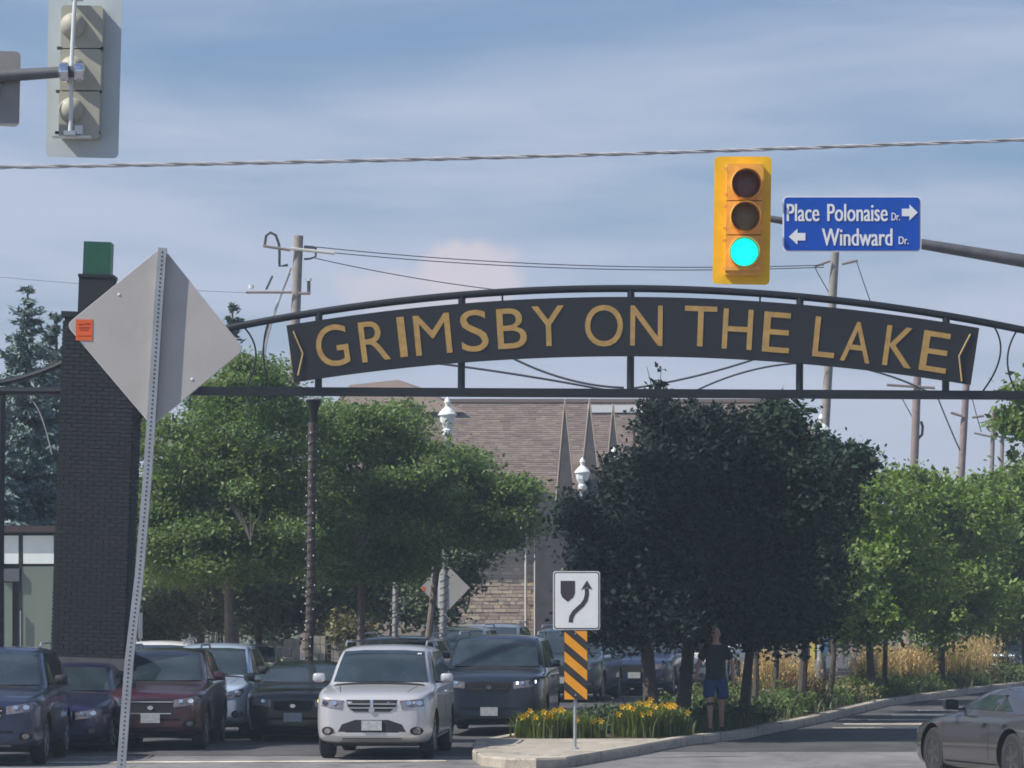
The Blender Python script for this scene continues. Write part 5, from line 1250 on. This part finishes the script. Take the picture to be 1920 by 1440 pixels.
        MB().box((mx, my+.066, mz), (.19, .008, .12)).build('mirror_glass', glass_side, mo, world=False)
    if spec.get('rails'):
        for s in (-1, 1):
            gx = hw*(gr-.06); MB().tube([(s*gx, y0+ws1+.15, H-.01), (s*gx, y0+ws1+.3, H+.05), (s*gx, y0+r1-.35, H+.045), (s*gx, y0+r1-.15, H-.03)], .018, 8).build('roof_rail', kw.get('rail', galv), t, world=False, smooth=True)
    # tail lamps
    for s in (-1, 1):
        pl = [(s*hw*.62, min(bz, dk)-.25), (s*hw*.86, min(bz, dk)-.25), (s*hw*.86, min(bz, dk)-.08), (s*hw*.62, min(bz, dk)-.10)]
        patch('tail_lamp', pl if s > 0 else pl[::-1], tail_red, 'rear', .008, cell=.1)
    # wheels
    rm = kw.get('rim', rim_m)
    for yy in wy:
        for s in (-1, 1):
            wd = .215; cx = s*(hw-.035-wd/2); we = bpy.data.objects.new('wheel', None); COL.objects.link(we); we.parent = t; we.location = (cx, yy, wr); we.empty_display_size = .1
            MB().lathe((0, 0, 0), [(wr*.62, -wd*.46), (wr*.90, -wd*.5), (wr*.985, -wd*.40), (wr, -wd*.2), (wr, wd*.2), (wr*.985, wd*.40), (wr*.90, wd*.5), (wr*.62, wd*.46)], 30, 'x').build('tyre', tyre_m, we, world=False, smooth=True)
            mb = MB(); mb.lathe((s*wd*.20, 0, 0), [(wr*.60, -.02), (wr*.60, .02)], 24, 'x', mi=1)
            mb.lathe((s*wd*.44, 0, 0), [(wr*.66, -.01), (wr*.66, .012), (wr*.60, .012), (wr*.60, -.01)], 24, 'x')
            for q in range(5):
                an = q*2*PI/5+.3; R = Matrix.Rotation(an, 3, 'X'); mb.box(R @ Vector((s*wd*.42, 0, wr*.34)), (.022, .075, wr*.58), R, taper=.8)
            mb.lathe((s*wd*.44, 0, 0), [(wr*.16, -.02), (wr*.14, .012)], 12, 'x')
            mb.build('rim', [rm, trim_black], we, world=False)
    # interior so the glass is backed by seats and wheel
    MB().box((0, y0+wy[0]*0+L*.5, clr+.0), (Wd*.72, L*.78, .10)).build('underbody', trim_black, t, world=False)
    if kw.get('extras'): kw['extras'](t, patch, hw, y0, hz, bz, H, clr, fz)
    return t
SUV = dict(L=4.75, W=1.86, H=1.74, hood=1.10, belt=1.13, ws0=1.18, ws1=2.0, r1=4.15, r0=4.62, deck=None, gw=.755, clr=.25, wr=.36, bp=2.45, cp=3.45, rails=True, drop=.13)
BIG = dict(SUV, L=5.0, W=1.98, H=1.80, hood=1.16, belt=1.19, gw=.79, ws0=1.28, ws1=2.0, r1=4.4, r0=4.85, bp=2.6, cp=3.65, drop=.10)
VAN = dict(SUV, L=5.1, W=1.95, H=1.76, hood=1.08, belt=1.10, ws0=1.0, ws1=1.95, r1=4.5, r0=4.95, gw=.78, bp=2.6, cp=3.7)
CUV = dict(SUV, L=4.55, W=1.84, H=1.66, hood=1.04, belt=1.09, ws0=1.2, ws1=2.05, r1=3.85, r0=4.42, bp=2.4, cp=3.3, gw=.74)
SED = dict(L=4.6, W=1.79, H=1.43, hood=.90, belt=.95, ws0=1.15, ws1=2.0, r1=3.15, r0=3.95, deck=1.0, gw=.68, clr=.17, wr=.325, bp=2.35, drop=.16, crown=.045, ro=1.0)
CPE = dict(L=4.65, W=1.90, H=1.37, hood=.93, belt=.98, ws0=1.45, ws1=2.15, r1=2.9, r0=3.85, deck=1.02, gw=.70, clr=.15, wr=.34, bp=3.1, drop=.12, crown=.055, ro=1.0)
CP2 = dict(L=4.40, W=1.86, H=1.29, hood=.87, belt=.93, ws0=1.25, ws1=2.1, r1=2.75, r0=3.85, deck=.98, gw=.66, clr=.14, wr=.345, bp=2.72, drop=.22, crown=.10, fo=.88, ro=1.02)
# silver crossover in front
def silver_extras(t, patch, hw, y0, hz, bz, H, clr, fz):
    patch('bumper_surround', [(-.62*hw, clr+.10), (-.50*hw, clr+.30), (-.28*hw, clr+.37), (.28*hw, clr+.37), (.50*hw, clr+.30), (.62*hw, clr+.10), (.55*hw, clr+.02), (-.55*hw, clr+.02)], trim_black, 'front', .004, cell=.12)
    for dx in (.40, .50):   # two pale round things lying on the dashboard behind the glass
        patch('dashboard_charm', [(dx+.025*math.cos(q*PI/4), hz+.12+.028*math.sin(q*PI/4)) for q in range(8)], trim_pale, 'front', .011, cell=.3)
    patch('windshield_sticker', [(.58*hw, H-.17), (.64*hw, H-.17), (.64*hw, H-.13), (.58*hw, H-.13)], white_paint, 'front', .012, cell=.3)
    MB().box((0, y0+2.9, H+.052), (hw*1.35, .05, .025)).box((0, y0+3.9, H+.045), (hw*1.3, .05, .025)).build('roof_crossbar', trim_black, t, world=False)
nz_ = 1.10-.13-.10
silver_face = dict(head=[(.50, nz_-.085), (.86, nz_-.045), (.93, nz_+.055), (.80, nz_+.065), (.46, nz_+.045)], grille=[(-.43, nz_+.055), (.43, nz_+.055), (.40, nz_-.05), (.30, nz_-.125), (-.30, nz_-.125), (-.40, nz_-.05)], bars=(.32, .66), cross=True, bz=.12,
                   intake=[(-.44, clr_ := .45), (.44, .45), (.5, .33), (-.5, .33)], pz=.26)
silver = make_car('parked_car', 'silver crossover facing the camera beside the median, nearest in the queue', 'car', 697, 57.0, 4.0, (0.56, 0.56, 0.58), dict(SUV, W=1.84), face=silver_face, paint_name='silver', metal=.35, rough=.34, extras=silver_extras, lip=galv)
make_car('parked_car', 'dark navy boxy estate car right behind the silver crossover, one lamp lit', 'car', 917, 66.6, 4.5, (0.018, 0.03, 0.05), BIG, paint_name='navy', lampR=lamp_lit, bar=trim_black, face=dict(fog=False, pz=.18))
make_car('parked_car', 'dark blue minivan behind the striped hazard marker', 'car', 1048, 88.0, 8.5, (0.05, 0.075, 0.10), VAN, paint_name='bluevan', detail=1)
make_car('parked_car', 'black crossover just behind the minivan, mostly hidden by it', 'car', 1108, 96.0, 9, (0.015, 0.016, 0.02), CUV, paint_name='blackb', detail=1)
make_car('parked_car', 'dark blue saloon seen left of the leftmost dark trunk', 'car', 1189, 93.5, 9, (0.025, 0.04, 0.10), dict(SUV, H=1.58, hood=1.0, belt=1.04), paint_name='bluesaloon', detail=1)
make_car('parked_car', 'white car framed between the two dark trunks', 'car', 1268, 97.5, 10, (0.70, 0.69, 0.66), dict(SUV, H=1.5, hood=.95, belt=1.0), paint_name='white', metal=0, detail=1)
make_car('parked_car', 'white crossover glimpsed just left of the person', 'car', 1303, 104.0, 22, (0.72, 0.74, 0.78), CUV, paint_name='white2', metal=0, detail=1, mirror=white_paint)
make_car('parked_car', 'dark low roofed car directly behind the silver crossover roof', 'car', 722, 76.0, 5, (0.03, 0.03, 0.035), dict(BIG, H=1.68), paint_name='charcoal', detail=1)
make_car('parked_car', 'grey green van whose roof shows over the navy estate car', 'car', 832, 86.5, 6, (0.17, 0.20, 0.20), dict(VAN, H=1.80), paint_name='greygreen', detail=1)
make_car('parked_car', 'pale grey car with its roof showing behind the navy estate car', 'car', 905, 97.0, 6, (0.26, 0.28, 0.32), dict(VAN, H=1.78), paint_name='palegrey', detail=1)
make_car('parked_car', 'black low coupe with a yellow lit lamp left of the silver crossover', 'car', 549, 64.0, 2.5, (0.016, 0.02, 0.022), dict(CPE, W=1.74), paint_name='blackcoupe', lampR=lamp_yel, bar=trim_black, face=dict(fog=False))
make_car('parked_car', 'light blue white crossover behind the maroon one', 'car', 377, 65.3, 2.0, (0.42, 0.52, 0.68), dict(CUV, W=1.68), paint_name='iceblue', metal=.2, mirror=trim_black)
make_car('parked_car', 'maroon crossover right of the perforated sign post', 'car', 282, 60.4, 1.5, (0.06, 0.014, 0.024), dict(CUV, W=1.70, H=1.64), paint_name='maroon', face=dict(fog=True, grille=[(-.45, nz_-.03), (.45, nz_-.03), (.36, nz_-.30), (-.36, nz_-.30)], bars=(.15, .85)))
make_car('parked_car', 'dark blue crossover cut by the left edge of the picture', 'car', -40, 54.8, 0.0, (0.022, 0.032, 0.075), dict(CUV, H=1.74, hood=1.1, belt=1.15, L=4.4, cp=3.3), paint_name='blueleft', mirror=trim_black, lip=galv)
make_car('parked_car', 'navy saloon tucked between the left crossover and the perforated post', 'car', 98, 59.5, 4.5, (0.016, 0.018, 0.065), dict(SED, L=4.3, W=1.7, ro=.85), paint_name='navysaloon', mirror=trim_black)
make_car('parked_car', 'white car with only its roof visible behind the maroon crossover', 'car', 268, 74.0, 2, (0.75, 0.73, 0.68), dict(CUV, H=1.60), paint_name='white3', metal=0, detail=1)
make_car('parked_car', 'cream van far behind the black coupe', 'car', 475, 86.0, 3, (0.66, 0.62, 0.50), dict(SUV, W=1.0, H=1.42, hood=.9, belt=.95, L=3.8, ws0=.8, ws1=1.3, r1=3.2, r0=3.6, cp=2.9, bp=1.9, rails=False), paint_name='cream', metal=0, detail=1)
# coupe on the outbound side
fw = Vector((W(1757, 0, 51.9).x, 51.9, 0)); rw = Vector((W(1893, 0, 49.7).x, 49.7, 0)); dv = (rw-fw).normalized()
yaw = math.atan2(-dv.x, dv.y); side = Vector((-dv.y, dv.x, 0))   # left flank faces the camera
L_ = CP2['L']; wc = (CP2['fo']+(L_-CP2['ro']))/2-L_/2
cpos = fw+dv*(L_/2-CP2['fo'])
flank = Matrix.Rotation(yaw, 3, 'Z') @ Vector((1, 0, 0)); cpos = cpos-flank*(.93-.1)
make_car('sports_coupe', 'grey low coupe turning at the bottom right corner', 'car', 0, 0, 0, (0.13, 0.125, 0.13), CP2, group=None, metal=.7, rough=.22, yaw=yaw, front_xyz=tuple(cpos), paint_name='gunmetal', rim=mat('coupe_rim', (0.16, 0.16, 0.17), 0.2, 0.8), side_glass=glass_green_reflect, mirror=trim_black)
make_car('parked_car', 'pale blue car roof beyond the golden grass at the right edge', 'car', 1872, 112.0, 30, (0.45, 0.55, 0.62), dict(SED, H=1.5, hood=.95, belt=1.0), group='far cars at the right edge', paint_name='paleblue', detail=1)
make_car('parked_car', 'blue car behind the white posts at the right edge', 'car', 1925, 120.0, 30, (0.06, 0.13, 0.28), CUV, group='far cars at the right edge', paint_name='blue2', detail=1)

# ------------------------------------------------------------------ odds and ends behind the trunks
def sign_board(name, lab, cat, x0, x1, y0, y1, Y, m, thick=.05):
    a, c_ = W(x0, y1, Y), W(x1, y0, Y); t = thing(name, lab, cat, ((a.x+c_.x)/2, Y, .1))
    MB().box(((a.x+c_.x)/2, Y, (a.z+c_.z)/2), (c_.x-a.x, thick, c_.z-a.z)).build('panel', m, t)
    MB().box(((a.x+c_.x)/2, Y+.04, (a.z+.1)/2), (.05, .03, max(a.z-.1, .1)+.02)).build('post', galv_dull, t)
    return t
sign_board('sign_panel', 'narrow pale pink panel right of the person between trunks', 'panel', 1396, 1411, 1226, 1290, 100, pink)
sign_board('sign_panel', 'small grey panel above the golden tuft among the trunks', 'panel', 1424, 1440, 1228, 1250, 101, galv_dull)
sign_board('sign_panel', 'narrow blue panel among the median trunks', 'panel', 1447, 1460, 1226, 1272, 102, blue_panel)
sign_board('yellow_marker_post', 'slim pale yellow post left of the blue and white panel', 'post', 1519, 1528, 1205, 1290, 103, yellow_post)
sign_board('sign_panel', 'blue and white striped panel between the trunks', 'panel', 1535, 1541, 1196, 1238, 104, white_dim)
sign_board('sign_panel', 'dark blue panel touching the white strip', 'panel', 1542, 1552, 1196, 1225, 104.2, blue_panel)
sign_board('sign_panel', 'small yellow sign above the far white cars', 'sign', 1206, 1218, 1193, 1206, 99, yellow_post)
for k, (x, w) in enumerate(((1858, 5), (1867, 3), (1901, 8), (1912, 5))):
    a = W(x, 0, 116); z = W(0, [1184, 1184, 1178, 1186][k], 116).z
    o = MB().box((a.x, 116, z/2), (w*S(116), .12, z)).box((a.x, 116, z-.05), (w*S(116)+.08, .2, .08)).build('porch_post', trim_pale, origin=(a.x, 116, 0)); tag(o, ['white porch post, leftmost by the golden grass', 'thin white porch post beside the leftmost one', 'broad white porch post near the right edge', 'white porch post at the right edge'][k], 'post', 'white porch posts')
far = thing('grey_house', 'blue grey house front behind the white posts at the right edge', 'building', (W(1910, 0, 124).x, 124, 0))
MB().box((W(1930, 0, 124).x, 126, 1.6), (3.6, 4, 3.2)).build('wall', mat('house_blue', (.17, .20, .25), .8), far); a = W(1880, 0, 124)
MB().box((a.x, 123.98, 1.0), (.7, .08, 2.0)).build('door', frame_dark, far)
MB().add([(W(1930, 0, 124).x-2.1, 123.6, 3.2), (W(1930, 0, 124).x+2.1, 123.6, 3.2), (W(1930, 0, 124).x+2.1, 126, 4.6), (W(1930, 0, 124).x-2.1, 126, 4.6), (W(1930, 0, 124).x-2.1, 128.4, 3.2), (W(1930, 0, 124).x+2.1, 128.4, 3.2)], [(0, 1, 2, 3), (3, 2, 5, 4), (0, 3, 4), (1, 5, 2), (0, 4, 5, 1)]).build('roof', roof_m, far)
wp = tag(MB().box((W(263, 0, 80).x, 80, W(0, 1173, 80).z), (.09, .06, .55)).box((W(263, 0, 80).x, 80.05, W(0, 1173, 80).z/2), (.04, .04, W(0, 1173, 80).z)).build('white_sign', white_paint, origin=(W(263, 0, 80).x, 80, 0)), 'narrow white sign edge right of the perforated post', 'sign')
bx2 = thing('bicycle_rack_box', 'small white round topped meter behind the black coupe', 'meter', (W(465, 0, 84).x, 84, .1))
MB().tube([(W(465, 0, 84).x, 84, .1), (W(465, 0, 84).x, 84, W(0, 1228, 84).z)], .03, 8).build('post', galv, bx2)
MB().box((W(465, 0, 84).x, 84, W(0, 1218, 84).z), (.13, .1, .17)).build('meter_head', white_paint, bx2)
# narrow frame hanging beside the second wrapped post
o = MB().tube([W(757, 1120, 79), W(757, 1150, 79), W(735, 1150, 79)], .018, 5).build('hose_hook', white_dim, origin=tuple(W(757, 1120, 79))); tag(o, 'thin white hook shaped pipe right of the second wrapped post', 'pipe')

# ------------------------------------------------------------------ the person
PY = 64.7; px0 = W(1342, 0, PY).x; hgt = 1.83; base = (px0, PY, .145)
per = thing('person', 'bald person in black t-shirt and blue shorts walking under the dark median trees', 'person', base)
def skin_mesh(name, verts, edges, radii, m, root=0, lev=2, extra=None):
    me = bpy.data.meshes.new(name); me.from_pydata(verts, edges, []); o = bpy.data.objects.new(name, me); COL.objects.link(o)
    sk = o.modifiers.new('k', 'SKIN'); sk.use_smooth_shade = True
    for i, v in enumerate(me.skin_vertices[0].data):
        rr = radii[i]; v.radius = rr if isinstance(rr, tuple) else (rr, rr); v.use_root = (i == root)
    ss = o.modifiers.new('s', 'SUBSURF'); ss.levels = lev
    bpy.context.view_layer.update(); nm = bpy.data.meshes.new_from_object(o.evaluated_get(bpy.context.evaluated_depsgraph_get()))
    bpy.data.objects.remove(o)
    if extra:
        bm = bmesh.new(); bm.from_mesh(nm)
        for f in extra: f(bm)
        bm.to_mesh(nm); bm.free()
    nm.polygons.foreach_set('use_smooth', [True]*len(nm.polygons)); nm.materials.append(m); nm.name = name
    ob = bpy.data.objects.new(name, nm); COL.objects.link(ob); ob.parent = per; return ob
# joints: x to the right in the picture, y away from the camera; walking towards the camera
J = dict(pelvis=(0, 0, .96), waist=(0, 0, 1.10), chest=(0, .01, 1.32), neck0=(0, 0, 1.50), neck=(0, -.01, 1.57), h0=(0, -.02, 1.63), h1=(0, -.02, 1.73), h2=(0, -.01, 1.79),
         shL=(-.17, .01, 1.44), elL=(-.30, .04, 1.20), wrL=(-.335, -.08, .97), shR=(.17, .01, 1.44), elR=(.29, .06, 1.20), wrR=(.295, -.02, .95),
         hpL=(-.09, 0, .90), knL=(-.105, -.10, .50), anL=(-.10, -.06, .09), toL=(-.115, -.20, .035), hpR=(.09, 0, .90), knR=(.10, .03, .50), anR=(.11, .16, .11), toR=(.125, .05, .04))
names = list(J); idx = {n_: i for i, n_ in enumerate(names)}
E = [('pelvis', 'waist'), ('waist', 'chest'), ('chest', 'neck0'), ('neck0', 'neck'), ('neck', 'h0'), ('h0', 'h1'), ('h1', 'h2'), ('neck0', 'shL'), ('shL', 'elL'), ('elL', 'wrL'), ('neck0', 'shR'), ('shR', 'elR'), ('elR', 'wrR'), ('pelvis', 'hpL'), ('hpL', 'knL'), ('knL', 'anL'), ('anL', 'toL'), ('pelvis', 'hpR'), ('hpR', 'knR'), ('knR', 'anR'), ('anR', 'toR')]
R_ = dict(pelvis=(.14, .11), waist=(.14, .105), chest=(.165, .11), neck0=(.09, .08), neck=.055, h0=(.062, .075), h1=(.075, .095), h2=(.062, .08), shL=.06, elL=.042, wrL=.028, shR=.06, elR=.042, wrR=.028, hpL=.09, knL=.058, anL=.038, toL=(.04, .026), hpR=.09, knR=.058, anR=.038, toR=(.04, .026))
V = [J[n_] for n_ in names]; R2 = [R_[n_] for n_ in names]; E2 = [(idx[a], idx[b_]) for a, b_ in E]
for s, wn_, el in ((-1, 'wrL', 'elL'), (1, 'wrR', 'elR')):   # palms and five fingers
    w = Vector(J[wn_]); d = (w-Vector(J[el])).normalized(); palm = w+d*.07; ip = len(V); V.append(tuple(palm)); R2.append((.036, .02)); E2.append((idx[wn_], ip))
    for f in range(4):
        off = Vector((0, (f-1.5)*.021, 0)); k1 = w+d*.105+off; k2 = k1+d*(.045-.004*abs(f-1.3))+Vector((-s*.008, 0, 0)); k3 = k2+d*.028+Vector((-s*.018, 0, 0))
        i1 = len(V); V += [tuple(k1), tuple(k2), tuple(k3)]; R2 += [.0095, .0088, .0078]; E2 += [(ip, i1), (i1, i1+1), (i1+1, i1+2)]
    k1 = w+d*.045+Vector((0, -.036, 0)); k2 = k1+d*.035+Vector((-s*.006, -.018, 0)); i1 = len(V); V += [tuple(k1), tuple(k2)]; R2 += [.011, .009]; E2 += [(idx[wn_], i1), (i1, i1+1)]
def ball(c, r_, sc=(1, 1, 1)):
    def f(bm):
        ret = bmesh.ops.create_icosphere(bm, subdivisions=2, radius=r_)
        for v in ret['verts']: v.co = Vector((v.co.x*sc[0], v.co.y*sc[1], v.co.z*sc[2]))+Vector(c)
    return f
body = skin_mesh('body', V, E2, R2, skin, 0, 2, [ball((0, -.115, 1.69), .016, (1, 1.3, 1.6)), ball((-.078, -.01, 1.70), .02, (.5, .9, 1.5)), ball((.078, -.01, 1.70), .02, (.5, .9, 1.5)), ball((0, -.02, 1.735), .083, (.92, 1.08, 1.08)), ball((0, -.10, 1.615), .022, (1.2, .8, .8))])
for x in (-.03, .03):
    MB().lathe((x, -.103, 1.725), [(.001, -.006), (.009, -.004), (.010, .002), (.004, .006)], 8, 'y').build('eye', eye_m, per, world=False)
MB().tube([(-.028, -.106, 1.652), (0, -.112, 1.650), (.028, -.106, 1.652)], .0045, 5).build('mouth', mat('lip', (.25, .10, .08), .6), per, world=False)
tn = ['pelvis', 'waist', 'chest', 'neck0', 'shL', 'eL', 'shR', 'eR']; TV = [(0, 0, .88), J['waist'], J['chest'], (0, 0, 1.50), (-.185, .01, 1.44), tuple(Vector(J['shL']).lerp(Vector(J['elL']), .75)), (.185, .01, 1.43), tuple(Vector(J['shR']).lerp(Vector(J['elR']), .75))]
skin_mesh('t_shirt', TV, [(0, 1), (1, 2), (2, 3), (3, 4), (4, 5), (3, 6), (6, 7)], [(.205, .16), (.19, .15), (.21, .15), (.11, .10), .085, .078, .085, .078], tee, 1)
SV = [(0, 0, 1.03), (0, 0, .90), (-.105, -.01, .84), (-.125, -.07, .58), (.105, .01, .84), (.13, .03, .56)]
skin_mesh('shorts', SV, [(0, 1), (1, 2), (2, 3), (1, 4), (4, 5)], [(.18, .14), (.185, .145), (.125, .13), (.115, .115), (.125, .13), (.125, .12)], short_m, 0)
for a_, k_n in (('anL', 'toL'), ('anR', 'toR')):
    A1, T1 = Vector(J[a_]), Vector(J[k_n]); skin_mesh('shoe', [tuple(A1+Vector((0, .05, -.055))), tuple(A1+Vector((0, -.03, -.035))), tuple(T1+Vector((0, -.02, .005)))], [(0, 1), (1, 2)], [(.045, .035), (.05, .05), (.05, .032)], shoe_m, 1)
skin_mesh('knee_brace', [(-.105, -.09, .56), (-.105, -.10, .44)], [(0, 1)], [.078, .066], tee, 0)
per.scale = (hgt/1.83,)*3

# ------------------------------------------------------------------ air
hz_ = MB().box((0, 120, 20), (400, 262, 44)).build('haze', [])
hz_['kind'] = 'stuff'; hz_['label'] = 'thin pale summer haze over the street'; hz_['category'] = 'haze'
hm_ = bpy.data.materials.new('haze_air'); hm_.use_nodes = True; hn = hm_.node_tree; hn.nodes.clear()
pv = hn.nodes.new('ShaderNodeVolumePrincipled'); pv.inputs['Color'].default_value = (.68, .84, 1.0, 1); pv.inputs['Density'].default_value = 0.00085; pv.inputs['Anisotropy'].default_value = 0.2
ho = hn.nodes.new('ShaderNodeOutputMaterial'); hn.links.new(pv.outputs[0], ho.inputs['Volume']); hz_.data.materials.append(hm_)
